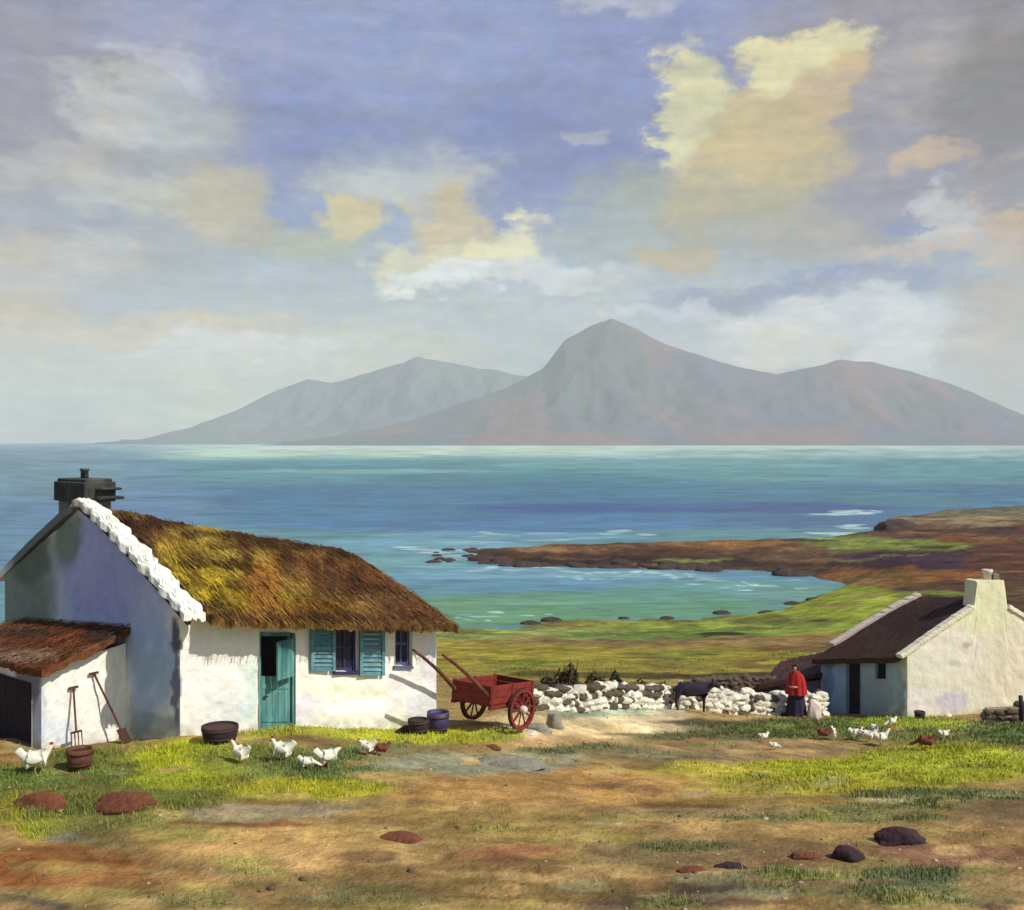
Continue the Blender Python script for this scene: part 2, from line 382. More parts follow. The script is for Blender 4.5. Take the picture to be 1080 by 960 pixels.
def paint(U, V, base, patches, wu=14, wv=4, fu=.035, fv=.13, seed=1, K=1.0):
    out = np.empty((len(U), 3)); out[:] = base
    du = fbm(U*fu, V*fv, 4, seed)*2*wu; dv = fbm(U*fu*.7, V*fv, 4, seed+50)*2*wv
    for (u, v, ru, rv, c, op) in patches:
        r = np.hypot((U+du-u)/ru, (V+dv-v)/rv)
        a = (op*(1-sstep(.72, 1.15, r)))[:, None]
        out = out*(1-a)+lin(c)*a
    return out
# ground colours: turf, worn earth and paths as they lie
GR = [
 # far land and headland
 (980, 600, 400, 80, (96, 68, 48), 1), (700, 585, 260, 30, (84, 58, 42), 1),
 (760, 573, 80, 6, (132, 94, 54), 1), (600, 578, 70, 4, (118, 82, 56), .9), (560, 590, 60, 5, (84, 54, 40), 1), (700, 592, 200, 7, (56, 40, 36), 1), (860, 585, 120, 8, (98, 74, 56), 1),
 (900, 572, 60, 10, (124, 132, 62), 1), (975, 575, 60, 8, (122, 130, 54), 1), (980, 560, 120, 8, (92, 66, 56), 1), (1020, 550, 90, 6, (160, 134, 100), .9), (1050, 540, 90, 6, (112, 106, 80), 1),
 (985, 590, 120, 9, (70, 48, 60), 1), (880, 597, 60, 7, (66, 48, 44), 1), (960, 606, 90, 8, (140, 88, 46), 1), (1060, 590, 50, 22, (96, 60, 46), 1), (1030, 568, 40, 6, (120, 76, 48), 1),
 (870, 615, 70, 9, (142, 96, 50), 1), (940, 612, 50, 7, (134, 96, 48), 1),
 # field to the shore
 (700, 690, 420, 34, (150, 134, 56), 1), (880, 645, 130, 20, (148, 154, 52), 1), (780, 660, 170, 10, (142, 152, 60), 1), (560, 668, 130, 8, (130, 144, 78), 1), (700, 668, 120, 6, (104, 128, 58), .9),
 (900, 628, 60, 9, (150, 160, 52), 1), (820, 655, 60, 5, (100, 92, 50), .8), (640, 676, 60, 3, (74, 70, 40), .9), (850, 676, 110, 5, (150, 116, 72), 1), (700, 678, 200, 5, (140, 110, 68), .8), (760, 669, 24, 3, (50, 56, 30), 1),
 (560, 690, 120, 10, (156, 140, 52), .9), (860, 685, 80, 4, (118, 80, 54), .9), (700, 700, 160, 8, (150, 136, 56), 1), (760, 713, 120, 4, (80, 62, 40), 1), (850, 700, 90, 8, (110, 84, 46), .8), (620, 712, 80, 4, (90, 76, 40), .9),
 # yard
 (540, 860, 900, 110, (152, 122, 74), 1),
 (620, 762, 110, 20, (186, 164, 118), 1), (640, 750, 80, 10, (176, 168, 130), 1), (690, 744, 40, 8, (134, 134, 84), .8),
 (780, 770, 170, 13, (100, 100, 62), 1), (900, 768, 120, 12, (104, 112, 60), 1), (700, 792, 140, 10, (110, 104, 72), .9), (760, 786, 90, 7, (152, 120, 80), .9), (820, 790, 110, 9, (140, 114, 78), .9),
 (1020, 775, 100, 18, (122, 124, 66), 1), (960, 762, 60, 7, (152, 158, 58), 1), (960, 788, 120, 7, (134, 112, 70), .9), (1060, 770, 40, 20, (100, 110, 62), .9),
 (830, 820, 210, 19, (158, 150, 52), 1), (900, 812, 170, 12, (162, 162, 46), 1), (1000, 806, 110, 22, (160, 160, 50), 1), (740, 812, 70, 9, (168, 152, 60), .9),
 (830, 848, 160, 8, (136, 108, 52), .9), (900, 858, 220, 10, (116, 112, 66), 1), (1000, 840, 120, 10, (106, 108, 62), 1), (760, 856, 120, 7, (140, 116, 76), .9), (1060, 860, 70, 16, (122, 96, 66), .9), (720, 850, 60, 4, (110, 84, 48), .9),
 (940, 905, 220, 16, (128, 92, 66), 1), (820, 900, 120, 12, (126, 98, 62), .9), (900, 930, 200, 16, (108, 112, 74), 1), (980, 945, 100, 10, (126, 128, 80), .9), (700, 900, 110, 18, (124, 102, 68), .9), (700, 945, 120, 16, (96, 78, 60), 1), (720, 892, 60, 6, (92, 92, 54), .9), (1050, 925, 50, 18, (150, 122, 80), .9), (1060, 950, 40, 14, (100, 72, 54), .9),
 (560, 830, 200, 22, (168, 128, 74), 1), (500, 860, 140, 12, (146, 118, 66), .9), (560, 880, 160, 10, (140, 116, 64), .9), (250, 890, 220, 20, (172, 136, 82), 1), (330, 905, 130, 12, (182, 144, 90), .9), (120, 880, 130, 14, (162, 130, 76), .9),
 (60, 915, 100, 26, (140, 86, 46), 1), (140, 930, 110, 18, (152, 108, 62), .9), (300, 945, 240, 16, (120, 108, 64), 1), (560, 940, 140, 14, (118, 96, 56), 1), (500, 910, 50, 12, (110, 84, 50), .9), (545, 900, 60, 8, (140, 90, 60), .8), (560, 926, 40, 6, (172, 140, 90), .8), (20, 955, 60, 12, (86, 76, 66), .9),
 # turf in front of the long cottage
 (250, 815, 200, 30, (112, 118, 58), 1), (100, 830, 170, 45, (110, 112, 52), 1), (360, 800, 120, 22, (100, 112, 64), 1),
 (200, 800, 70, 22, (158, 158, 42), 1), (190, 822, 60, 12, (146, 148, 46), .9), (320, 832, 90, 13, (158, 152, 44), 1), (360, 775, 120, 11, (156, 154, 56), 1), (450, 775, 90, 9, (162, 160, 50), 1), (530, 776, 30, 8, (150, 150, 62), .9),
 (320, 782, 60, 6, (118, 94, 62), .9), (260, 800, 60, 18, (120, 124, 60), .7), (430, 795, 60, 8, (120, 108, 72), .9), (500, 806, 110, 12, (136, 132, 104), 1), (560, 800, 60, 10, (150, 140, 112), .9), (600, 790, 60, 6, (98, 102, 62), .8),
 (20, 800, 40, 8, (118, 80, 48), .9), (60, 820, 70, 12, (96, 110, 54), .9), (60, 875, 40, 12, (148, 146, 46), 1), (10, 855, 20, 20, (146, 138, 50), .9), (100, 874, 60, 9, (130, 126, 66), .9), (160, 868, 100, 10, (128, 122, 64), .9),
 (280, 856, 90, 9, (140, 122, 96), .9), (250, 868, 80, 4, (124, 80, 50), .9), (330, 850, 70, 6, (118, 106, 76), .8), (280, 845, 50, 4, (120, 92, 50), .8), (75, 884, 30, 6, (128, 118, 100), .8),
]
_r = random.Random(11)
TRK = [(640, 766, 90, 9, (208, 184, 140), 1), (610, 772, 70, 9, (200, 172, 122), .9), (690, 756, 40, 8, (200, 176, 136), .9), (640, 752, 60, 5, (150, 160, 134), .9), (700, 748, 22, 5, (196, 186, 150), .9), (585, 782, 50, 6, (186, 150, 104), .8), (760, 762, 70, 4, (84, 74, 52), .9), (690, 775, 60, 3, (100, 90, 58), .8)]
for _ in range(230):
    v = _r.uniform(538, 712); u = _r.uniform(470, 1130)
    if v < 620: c = _r.choice([(70, 50, 44), (132, 92, 56), (84, 60, 48), (118, 122, 64), (150, 120, 80), (60, 46, 54), (104, 84, 56), (144, 98, 52)])
    else: c = _r.choice([(170, 158, 62), (120, 130, 52), (104, 92, 50), (156, 128, 78), (136, 150, 62), (176, 150, 80), (92, 96, 46)])
    GR.append((u, v, _r.uniform(10, 46), _r.uniform(.8, 2.4), c, _r.uniform(.4, .9)))
for _ in range(170):
    v = _r.uniform(765, 965); u = _r.uniform(-30, 1110); k = (v-740)/110
    c = _r.choice([(180, 146, 92), (134, 100, 60), (150, 128, 70), (112, 104, 66), (120, 84, 56), (140, 140, 70), (170, 134, 84), (160, 150, 110)])
    GR.append((u, v, _r.uniform(12, 45)*(.6+k*.5), _r.uniform(1.5, 4)*(.6+k), c, _r.uniform(.3, .7)))
GR += TRK
ulist = np.concatenate([np.linspace(-1400, -60, 50), np.linspace(-50, 1130, 520), np.linspace(1150, 2500, 50)])
Ys = np.concatenate([np.linspace(-12, 9, 24), np.exp(np.linspace(math.log(9.2), math.log(60), 330)), np.exp(np.linspace(math.log(60.6), math.log(420), 300))])
sl_ = (ulist-540)/F
XX = sl_[None, :]*(np.maximum(Ys, 0)[:, None]*1.0+np.where(Ys < 9, 9-np.maximum(Ys, 0), 0)[:, None]*.9)
YY = np.repeat(Ys[:, None], len(ulist), 1)
X = XX.ravel(); Y = YY.ravel(); Z = Hn(X, Y)
Yc = np.maximum(Y, 6); U = 540+F*X/Yc; Vv = HV-F*Z/Yc
GK = np.array([1.07, 1.10, 1.08])
gc = paint(U, Vv, lin((150, 124, 76)), GR, seed=4)
gc = gc*(1+.5*fbm(U*.02, Vv*.16, 4, 77)[:, None]+((Y > 60)*1.0*fbm(U*.045, Vv*.42, 4, 78))[:, None])
shore = np.clip(1-np.abs(Z-SEA-.15)/.5, 0, 1)*(Y > 100)
k = (shore*(.5+fbm(X*.3, Y*.3, 4, 8)*1.2).clip(0, 1))[:, None]
gc = gc*(1-k)+lin((74, 62, 50))*k
gc = np.clip(gc*GK*np.where(Y > 44, .84, 1)[:, None], 0, 1)
GX, GY, GZ, GU, GV, GC = X, Y, Z, U, Vv, gc
o = mesh('ground', np.stack([X, Y, Z], 1), gridfaces(len(Ys), len(ulist)), M['ground'], cols=gc, smooth=True); tag(o, kind='structure')
# ------------------------------------------------------------------ sea
SEAP = [
 (540, 477, 2500, 13, (206, 218, 200), 1), (640, 477, 520, 9, (232, 236, 214), .95), (900, 482, 300, 9, (176, 194, 196), .9), (420, 484, 200, 4, (150, 190, 180), .8),  # palest strips are the far shine, put into the water's colour
 (540, 497, 2500, 14, (104, 156, 164), 1), (380, 494, 260, 6, (88, 146, 150), .9), (700, 490, 200, 5, (128, 176, 178), .9), (380, 497, 160, 2.2, (170, 196, 190), .7), (560, 506, 200, 6, (74, 136, 148), .9), (300, 520, 220, 7, (84, 130, 158), .9),
 (540, 530, 2500, 22, (78, 126, 162), 1), (760, 520, 260, 8, (72, 130, 158), .9), (640, 536, 160, 6, (62, 96, 158), 1), (820, 535, 150, 6, (66, 98, 156), 1), (320, 538, 160, 6, (84, 128, 164), .8), (960, 528, 90, 7, (86, 134, 152), .9),
 (560, 552, 330, 9, (86, 128, 172), 1), (900, 550, 140, 8, (84, 120, 164), .9), (60, 540, 170, 90, (116, 146, 178), .8), (20, 500, 130, 30, (134, 158, 172), .8), (130, 560, 90, 30, (110, 140, 186), .6),
 (450, 575, 110, 14, (132, 172, 190), .9), (560, 566, 150, 5, (118, 158, 182), .8), (430, 596, 70, 12, (140, 180, 186), .8),
 (640, 612, 260, 14, (118, 158, 184), 1), (520, 604, 110, 8, (140, 176, 196), .9), (660, 606, 100, 4, (160, 186, 196), .7), (760, 622, 120, 10, (122, 168, 162), .9), (620, 640, 220, 16, (112, 156, 118), 1), (520, 650, 120, 12, (118, 160, 110), 1),
 (700, 630, 90, 9, (116, 160, 138), .9), (840, 625, 50, 9, (122, 160, 148), .9), (560, 634, 60, 4, (140, 176, 140), .8), (480, 640, 50, 8, (132, 168, 120), .8),
 (500, 573, 40, 1.2, (190, 206, 210), .7), (610, 568, 40, 1.0, (180, 196, 206), .7)]
_r = random.Random(5)
for (u0, u1, v0, v1, n_, a, b) in ((868, 932, 538, 543, 22, 4, 13), (888, 925, 553, 557, 8, 4, 12), (840, 900, 560, 564, 10, 6, 20), (590, 760, 601, 611, 34, 2, 8), (500, 600, 597, 603, 10, 4, 14), (430, 520, 576, 594, 12, 5, 20), (480, 700, 560, 572, 10, 8, 26), (480, 600, 646, 655, 9, 4, 12), (700, 850, 612, 622, 14, 2, 8)):
    for _ in range(n_): SEAP.append((_r.uniform(u0, u1), _r.uniform(v0, v1), _r.uniform(a, b), _r.uniform(.5, 1.2), _r.choice([(226, 230, 232), (206, 216, 220), (236, 238, 236)]), _r.uniform(.6, 1)))
vr = np.concatenate([[HV+22*F/10000.], np.arange(467.6, 489.8, .35), np.arange(490, 662, .55), [700, 800, 1000, 1600, 4000]])
us = np.concatenate([np.linspace(-1300, -80, 24), np.linspace(-60, 1140, 420), np.linspace(1200, 2200, 24)])
Dr = -SEA*F/(vr-HV)
U = np.repeat(us[None, :], len(vr), 0).ravel(); Vv = np.repeat(vr[:, None], len(us), 1).ravel(); D = np.repeat(Dr[:, None], len(us), 1).ravel()
scol = paint(U, Vv, lin((110, 150, 160)), SEAP, wu=26, wv=2.2, fu=.02, fv=.22, seed=31)
scol = np.clip(scol*(1+.5*fbm(U*.013, Vv*.33, 4, 12)[:, None]+.8*fbm(U*.05, Vv*1.1, 3, 14)[:, None]), 0, 1)*np.array([.56, .73, .68])
M['sea'] = mat('sea water', attr=True, rough=.45, nscale=.05, namt=.12, bump=.5, bscale=.35, bdist=.5, spec=.3, stretch=(.4, 1, 1))
o = mesh('sea', np.stack([(U-540)/F*D, D, np.full(len(D), SEA)], 1), gridfaces(len(vr), len(us)), M['sea'], cols=scol, smooth=True); tag(o, kind='structure')
# ------------------------------------------------------------------ mountains
def range_(name, prof, D0, D1, Dr_, seed, amp, c1, c2, c3):
    pu = [p[0] for p in prof]; pv = [p[1] for p in prof]
    us = np.linspace(pu[0], pu[-1], 420); ts = np.linspace(0, 1, 90)
    Dg = D0+(D1-D0)*ts; tr = (Dr_-D0)/(D1-D0)
    U, T = np.meshgrid(us, ts); Dd = D0+(D1-D0)*T; Xx = (U-540)/F*Dr_*(1+.35*(Dd/Dr_-1))
    hz = (HV-np.interp(U, pu, pv))/F*Dr_-SEA
    sh = np.where(T < tr, np.clip(T/tr, 0, 1)**1.35, np.clip((1-T)/(1-tr), 0, 1)**1.2)
    f = fbm(Xx/700, Dd/700, 6, seed); rdg = 1-2*np.abs(fbm(Xx/420+3, Dd/900, 5, seed+5))*2
    zz = hz*sh*(1+amp*f*(1-sh**4)*2) + (rdg-.6)*hz*.2*np.sin(np.pi*np.clip(sh, 0, 1)) + fbm(Xx/60, Dd/60, 4, seed+9)*10*(sh > .02)
    zz += np.abs(fbm(Xx/500, Dd/300, 3, seed+20))*70*np.sin(np.pi*np.clip(T/tr, 0, 1))*(hz > 20)
    Zz = SEA-1+np.clip(zz, -1, None)
    a = sstep(-.10, .12, fbm(Xx/380, Dd/380, 5, seed+2))[..., None]; b = sstep(-.02, .2, fbm(Xx/300, Dd/500, 5, seed+7))[..., None]
    cc = lin(c1)*(1-a)+lin(c2)*a; cc = cc*(1-b*.7)+lin(c3)*b*.7
    m = mat('hillside '+str(seed), attr=True, rough=1, nscale=.01, namt=.25, bump=.6, bscale=.02, bdist=12, spec=.05)
    o = mesh(name, np.stack([Xx.ravel(), Dd.ravel(), Zz.ravel()], 1), gridfaces(90, 420), m, cols=cc.reshape(-1, 3), smooth=True); tag(o, kind='structure')
range_('mountains', [(300, 469), (380, 455), (430, 444), (490, 424), (535, 408), (572, 388), (596, 358), (622, 343), (645, 336), (668, 345), (700, 362), (740, 375), (780, 387), (820, 394), (850, 388), (885, 379), (920, 381), (960, 391), (1000, 404), (1040, 422), (1080, 438), (1125, 456), (1180, 469)],
       4850, 7600, 6000, 3, .5, (80, 76, 96), (110, 78, 80), (74, 84, 82))
range_('distant_hills', [(130, 468), (165, 463), (205, 450), (255, 430), (290, 412), (325, 399), (350, 403), (400, 389), (442, 378), (480, 383), (540, 396), (640, 404), (720, 425), (820, 468)],
       6300, 9600, 7800, 13, .5, (80, 92, 106), (92, 92, 104), (86, 100, 96))
# haze
hm = bpy.data.materials.new('sea air'); hm.use_nodes = True; nt = hm.node_tree; nt.nodes.clear()
ho = nt.nodes.new('ShaderNodeOutputMaterial'); hv = nt.nodes.new('ShaderNodeVolumePrincipled')
hv.inputs['Color'].default_value = (.93, .94, .92, 1); hv.inputs['Density'].default_value = .000112; hv.inputs['Anisotropy'].default_value = 0
nt.links.new(hv.outputs[0], ho.inputs['Volume'])
mb = MB(); mb.box((0, 4900, 390), (19000, 0, 0), (0, 5200, 0), (0, 0, 425)); tag(mb.out('haze', hm), kind='stuff')

# ------------------------------------------------------------------ building helpers
def lerp(a, b, t): return a+(b-a)*t
def panel(mbv, base, top, n, openings=(), ns=70, nt_=40, depth=.28, disp=.035, seed=0):
    """one wall skin from base(s) to top(s), with reveals round its openings"""
    ss = sorted(set(list(np.linspace(0, 1, ns))+[q for o in openings for q in o[:2]]))
    tt = sorted(set(list(np.linspace(0, 1, nt_))+[q for o in openings for q in o[2:4]]))
    n = np.asarray(n, float); b0 = len(mbv.v)
    for t in tt:
        for s in ss:
            p = lerp(base(s), top(s), t)
            e = 1.0 if 0 < s < 1 else 0
            d = fbm(np.array([s*17.0]), np.array([t*8.0]), 4, seed)[0]*disp*2*e
            mbv.v.append(tuple(p+n*d))
    nc = len(ss)
    for i in range(len(tt)-1):
        for j in range(nc-1):
            sm = (ss[j]+ss[j+1])/2; tm = (tt[i]+tt[i+1])/2
            if any(o[0] < sm < o[1] and o[2] < tm < o[3] for o in openings): continue
            mbv.f.append([b0+i*nc+j, b0+i*nc+j+1, b0+(i+1)*nc+j+1, b0+(i+1)*nc+j])
    for (s0, s1, t0, t1) in openings:
        q = [lerp(base(s), top(s), t) for s, t in ((s0, t0), (s1, t0), (s1, t1), (s0, t1))]
        vs = [p+n*disp for p in q]+[p-n*depth for p in q]
        mbv.add(vs, [[i, (i+1) % 4, 4+(i+1) % 4, 4+i] for i in range(4)])
def sheet(mbv, row, ns, nt_, thick, disp=.03, seed=0, edge=True):
    """slab over row(s,t): top surface with noise, closed underneath"""
    ss = np.linspace(0, 1, ns); tt = np.linspace(0, 1, nt_); b0 = len(mbv.v)
    S_, T_ = np.meshgrid(ss, tt); nz = fbm(S_*23, T_*14, 5, seed)*2*disp; nz += fbm(S_*90, T_*6, 3, seed+3)*disp
    top = np.array([[row(s, t)+V3(0, 0, nz[i, j]) for j, s in enumerate(ss)] for i, t in enumerate(tt)])
    bot = top-np.array([0, 0, thick])
    for a in (top, bot): mbv.v += [tuple(p) for p in a.reshape(-1, 3)]
    M_ = ns*nt_
    for i in range(nt_-1):
        for j in range(ns-1):
            a = b0+i*ns+j; mbv.f.append([a, a+ns, a+ns+1, a+1]); a += M_; mbv.f.append([a, a+1, a+ns+1, a+ns])
    rim = [(0, j) for j in range(ns)]+[(i, ns-1) for i in range(1, nt_)]+[(nt_-1, j) for j in range(ns-2, -1, -1)]+[(i, 0) for i in range(nt_-2, 0, -1)]
    for k in range(len(rim)):
        a = b0+rim[k][0]*ns+rim[k][1]; b = b0+rim[(k+1) % len(rim)][0]*ns+rim[(k+1) % len(rim)][1]
        mbv.f.append([a, b, b+M_, a+M_])
    return ss, tt
def uv(vs):
    vs = np.asarray(vs); return 540+F*vs[:, 0]/vs[:, 1], HV-F*vs[:, 2]/vs[:, 1]
UP = V3(0, 0, 1)
# ================================================================== the long cottage
A0 = P(190, 785, 18.0); A0[2] -= .2; B0 = V3(-1.56, 21.5, -6.25)         # foot of the front wall, sunk below the turf
A1 = V3(A0[0], A0[1], -2.90); B1 = V3(B0[0], B0[1], -3.72)
gd = V3(-.8, .6, 0); dd = B0-A0; dd[2] = 0; dd /= np.linalg.norm(dd)
GW = 5.95
R0 = V3(*(A0[:2]+gd[:2]*GW), -6.4); R1 = V3(R0[0], R0[1], -2.78)
Q0 = V3(*(B0[:2]+gd[:2]*GW), -7.2); Q1 = V3(Q0[0], Q0[1], -3.65)
apL = V3(*(A0[:2]+gd[:2]*GW*.5), -1.22); apR = V3(*(B0[:2]+gd[:2]*GW*.5), -2.40)
nf = V3(dd[1], -dd[0], 0); ng = V3(-.6, -.8, 0)
def s_of(u):   # position along the front wall seen at picture column u
    k = (u-540)/F; d = B0-A0; return (k*A0[1]-A0[0])/(d[0]-k*d[1])
def t_of(s, v):
    b = lerp(A0, B0, s); t = lerp(A1, B1, s); z = -(v-HV)/F*b[1]; return (z-b[2])/(t[2]-b[2])
def opening(u0, u1, v0, v1):
    s0, s1 = s_of(u0), s_of(u1); m = (s0+s1)/2; return (s0, s1, t_of(m, v1), t_of(m, v0))
house = empty('thatched_cottage', (A0[0], A0[1], Hs(*A0[:2])), 'long white cottage with mossy thatched roof, teal half door and green shutters', 'cottage')
oD = opening(273, 311, 667, 768); oW = opening(353, 377, 658, 708); oX = opening(416, 434, 657, 702)
oD = (oD[0], oD[1], .02, oD[3])
wmb = MB()
panel(wmb, lambda s: lerp(A0, B0, s), lambda s: lerp(A1, B1, s), nf, [oD, oW, oX], 110, 50, seed=1)
nfr = len(wmb.v)
def gtop(a, m, b):
    return lambda s: lerp(a, m, s*2) if s < .5 else lerp(m, b, s*2-1)
panel(wmb, lambda s: lerp(R0, A0, s), gtop(R1, apL, A1), ng, [], 91, 50, seed=2)
panel(wmb, lambda s: lerp(B0, Q0, s), gtop(B1, apR, Q1), -ng, [], 41, 30, seed=3)
panel(wmb, lambda s: lerp(Q0, R0, s), lambda s: lerp(Q1, R1, s), -nf, [], 41, 20, seed=4)
wv = np.array(wmb.v); U, Vv = uv(wv)
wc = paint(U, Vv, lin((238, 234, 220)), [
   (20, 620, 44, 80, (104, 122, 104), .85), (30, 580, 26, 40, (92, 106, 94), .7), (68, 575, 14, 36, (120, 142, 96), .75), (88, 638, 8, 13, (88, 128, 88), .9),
  (142, 668, 12, 26, (104, 136, 104), .85), (152, 708, 14, 24, (110, 140, 112), .8), (148, 750, 14, 34, (96, 120, 160), .6), (168, 700, 6, 40, (110, 128, 160), .5), (122, 610, 68, 90, (186, 192, 224), .9), (96, 600, 30, 60, (178, 182, 224), .8), (125, 620, 26, 40, (168, 170, 218), .6), (72, 565, 16, 34, (116, 136, 108), .8), (160, 700, 28, 60, (160, 182, 212), .8),  # green patches are moss; blue-violet ones put the gable's shade into the wash
  (186, 672, 5, 22, (70, 66, 84), .9), (186, 730, 4.5, 46, (96, 98, 130), .85), (160, 765, 30, 14, (110, 130, 130), .6),  # narrow dark strips paint a vertical shadow at the gable corner
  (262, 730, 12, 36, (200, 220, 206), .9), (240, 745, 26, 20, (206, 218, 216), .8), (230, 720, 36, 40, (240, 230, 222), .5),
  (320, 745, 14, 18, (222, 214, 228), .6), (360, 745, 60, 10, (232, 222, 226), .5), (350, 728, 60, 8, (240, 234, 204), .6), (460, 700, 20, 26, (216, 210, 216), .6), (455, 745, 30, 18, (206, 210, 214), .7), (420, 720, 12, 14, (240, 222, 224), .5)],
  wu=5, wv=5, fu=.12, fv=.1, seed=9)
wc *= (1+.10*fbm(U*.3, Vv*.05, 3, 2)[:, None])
# mud splash along the foot of the walls
hz = wv[:, 2]-Hn(wv[:, 0], wv[:, 1]); k = (np.clip(1-hz/.32, 0, 1)*np.clip(.55+fbm(U*.2, Vv*.2, 3, 8)*1.6, 0, 1))[:, None]*.75
wc = wc*(1-k)+lin((140, 140, 110))*k
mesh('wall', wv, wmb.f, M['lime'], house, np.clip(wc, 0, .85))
# thatched roof
E0 = A1+nf*.54-dd*.0+V3(0, 0, -.08); E1 = B1+nf*.54+dd*.16+V3(0, 0, -.03)
K0 = R1-nf*.34+V3(0, 0, -.12); K1 = Q1-nf*.34+dd*.3+V3(0, 0, -.12)
T0 = apL+V3(0, 0, .10); T1 = apR+dd*.12+V3(0, 0, .06)
def roofrow(E0, E1, T0, T1, K0, K1, sag=.0, rnd=.12, belly=.04):
    def f(s, t):
        e, r, k = lerp(E0, E1, s), lerp(T0, T1, s), lerp(K0, K1, s)
        q = 2*t-1; a = abs(q)
        p = lerp(r, e if q > 0 else k, a)
        p = p+V3(0, 0, belly*math.sin(math.pi*a)-rnd*math.exp(-(a/.12)**2)*.6 - sag*math.sin(math.pi*s)*(1-a))
        return p
    return f
rmb = MB(); rr = roofrow(E0, E1, T0, T1, K0, K1, sag=.03)
sheet(rmb, lambda s, t: rr(.06+.94*s, t), 180, 141, .15, .06, 5)
nroof = len(rmb.v)
# straw strands lying down the slope
st_s = []
for i in range(6000):
    s = random.random()*.93+.065; t = .5+.5*random.random()**.8 if random.random() < .85 else random.random()*.5
    p = rr(s, t); ln = random.uniform(.02, .06)*(1 if t > .5 else -1); s2 = s+random.uniform(-.02, .02)
    q = rr(min(s2, 1.01), min(max(t+ln, -.02), 1.03)); h = random.uniform(.02, .06)
    wdt = dd*random.uniform(.004, .012)
    p = p+UP*h; q = q+UP*(h-random.uniform(-.02, .05))
    rmb.add([p-wdt, p+wdt, q+wdt*.4, q-wdt*.4], [[0, 1, 2, 3]])
rv_ = np.array(rmb.v); U, Vv = uv(rv_)
rc = paint(U, Vv, lin((100, 72, 40)), [
  (230, 600, 90, 60, (142, 114, 46), 1), (330, 620, 110, 50, (116, 84, 44), .9), (420, 630, 70, 40, (104, 72, 46), .9), (300, 625, 34, 24, (136, 106, 48), .8), (355, 640, 50, 12, (130, 98, 50), .8), (240, 590, 50, 20, (160, 132, 56), .9), (200, 615, 44, 22, (162, 136, 42), .95), (260, 632, 60, 10, (148, 120, 38), .9), (150, 565, 30, 10, (92, 58, 34), .9),
  (275, 615, 20, 26, (146, 94, 44), .9), (290, 590, 12, 30, (130, 88, 40), .7), (350, 600, 50, 20, (110, 72, 44), .8), (390, 610, 40, 12, (96, 58, 34), .8), (310, 640, 60, 7, (126, 82, 36), .9),
  (150, 552, 60, 8, (54, 34, 26), .95), (240, 566, 60, 5, (62, 42, 28), .9), (320, 572, 90, 7, (64, 42, 28), .95), (260, 575, 12, 20, (70, 46, 30), .8), (300, 590, 10, 18, (66, 42, 28), .8), (330, 610, 8, 30, (76, 46, 30), .8), (380, 580, 30, 10, (72, 46, 30), .8),
  (225, 596, 60, 4, (70, 48, 26), .95), (262, 585, 5, 22, (70, 46, 28), .95), (236, 578, 26, 3, (70, 46, 30), .95), (205, 600, 4, 22, (84, 58, 32), .8), (252, 620, 34, 3, (84, 56, 28), .9), (348, 596, 6, 34, (66, 44, 32), .85), (372, 618, 8, 22, (72, 48, 34), .8), (410, 622, 40, 3, (70, 46, 32), .85), (190, 640, 60, 6, (60, 40, 26), .9), (150, 600, 14, 50, (64, 42, 30), .8), (215, 617, 30, 4, (96, 60, 34), .8), (330, 652, 160, 5, (58, 36, 26), .9), (440, 640, 40, 12, (92, 58, 36), .8), (210, 590, 22, 3, (88, 56, 32), .8)],
  wu=9, wv=8, fu=.07, fv=.09, seed=12)
rc *= (1+1.2*fbm(U*.16, Vv*.12, 4, 22)[:, None]+1.1*fbm(U*.045+Vv*.02, Vv*.05-U*.015, 3, 23)[:, None])
rc[nroof:] *= np.repeat(rng.uniform(.5, 1.7, (len(rc)-nroof)//4), 4)[:, None]
roof = mesh('roof', rv_, rmb.f, M['thatch'], house, np.clip(rc*np.array([1.05, 1.10, 1.0]), 0, 1))
# limewashed coping stones on the near gable
cmb_ = MB()
def coprow(s, t):
    q = 1-t*.545
    return rr(-.024+.070*s+.006*math.sin(q*61)*(.4 if s < .5 else 1)+.005*math.sin(q*137+1), q)+UP*(.10-.05*abs(2*s-1)**3)
sheet(cmb_, lambda s, t: coprow(1-s, t), 30, 260, .13, .05, 83)
for i in range(20):
    t = (i+.5)/20*.46; c = rr(.0, t); c2 = rr(.0, t+.02); dt = c2-c; dt /= np.linalg.norm(dt)
    nn = np.cross(dd, dt); nn /= np.linalg.norm(nn); nn = nn if nn[2] > 0 else -nn
    cmb_.box(c+nn*.03+dd*.12, dt*.09, dd*.2, nn*.08)
cpv_ = np.array(cmb_.v); U, Vv = uv(cpv_)
cc = paint(U, Vv, lin((240, 236, 222)), [(150, 590, 8, 30, (205, 206, 190), .6), (120, 550, 10, 16, (210, 214, 196), .6), (50, 570, 50, 60, (86, 96, 92), .9)], wu=6, wv=6, fu=.2, fv=.2, seed=6)
cop = mesh('gable_coping', cpv_, cmb_.f, M['lime'], house, np.clip(cc, 0, .82))
tx = bpy.data.textures.new('lumps', 'CLOUDS'); tx.noise_scale = .13
dm = cop.modifiers.new('disp', 'DISPLACE'); dm.texture = tx; dm.strength = .04; dm.texture_coords = 'GLOBAL'
# bargeboard shadow line: dark bars set in for the shade under the coping
bb = MB()
for i in range(30):
    t0_ = 1-i/30*.5; t1_ = 1-(i+1)/30*.5
    bb.bar(rr(-.012, t0_)-UP*.10, rr(-.012, t1_)-UP*.10, .07, .07)
bb.out('verge_shadow', M['peat'], house)
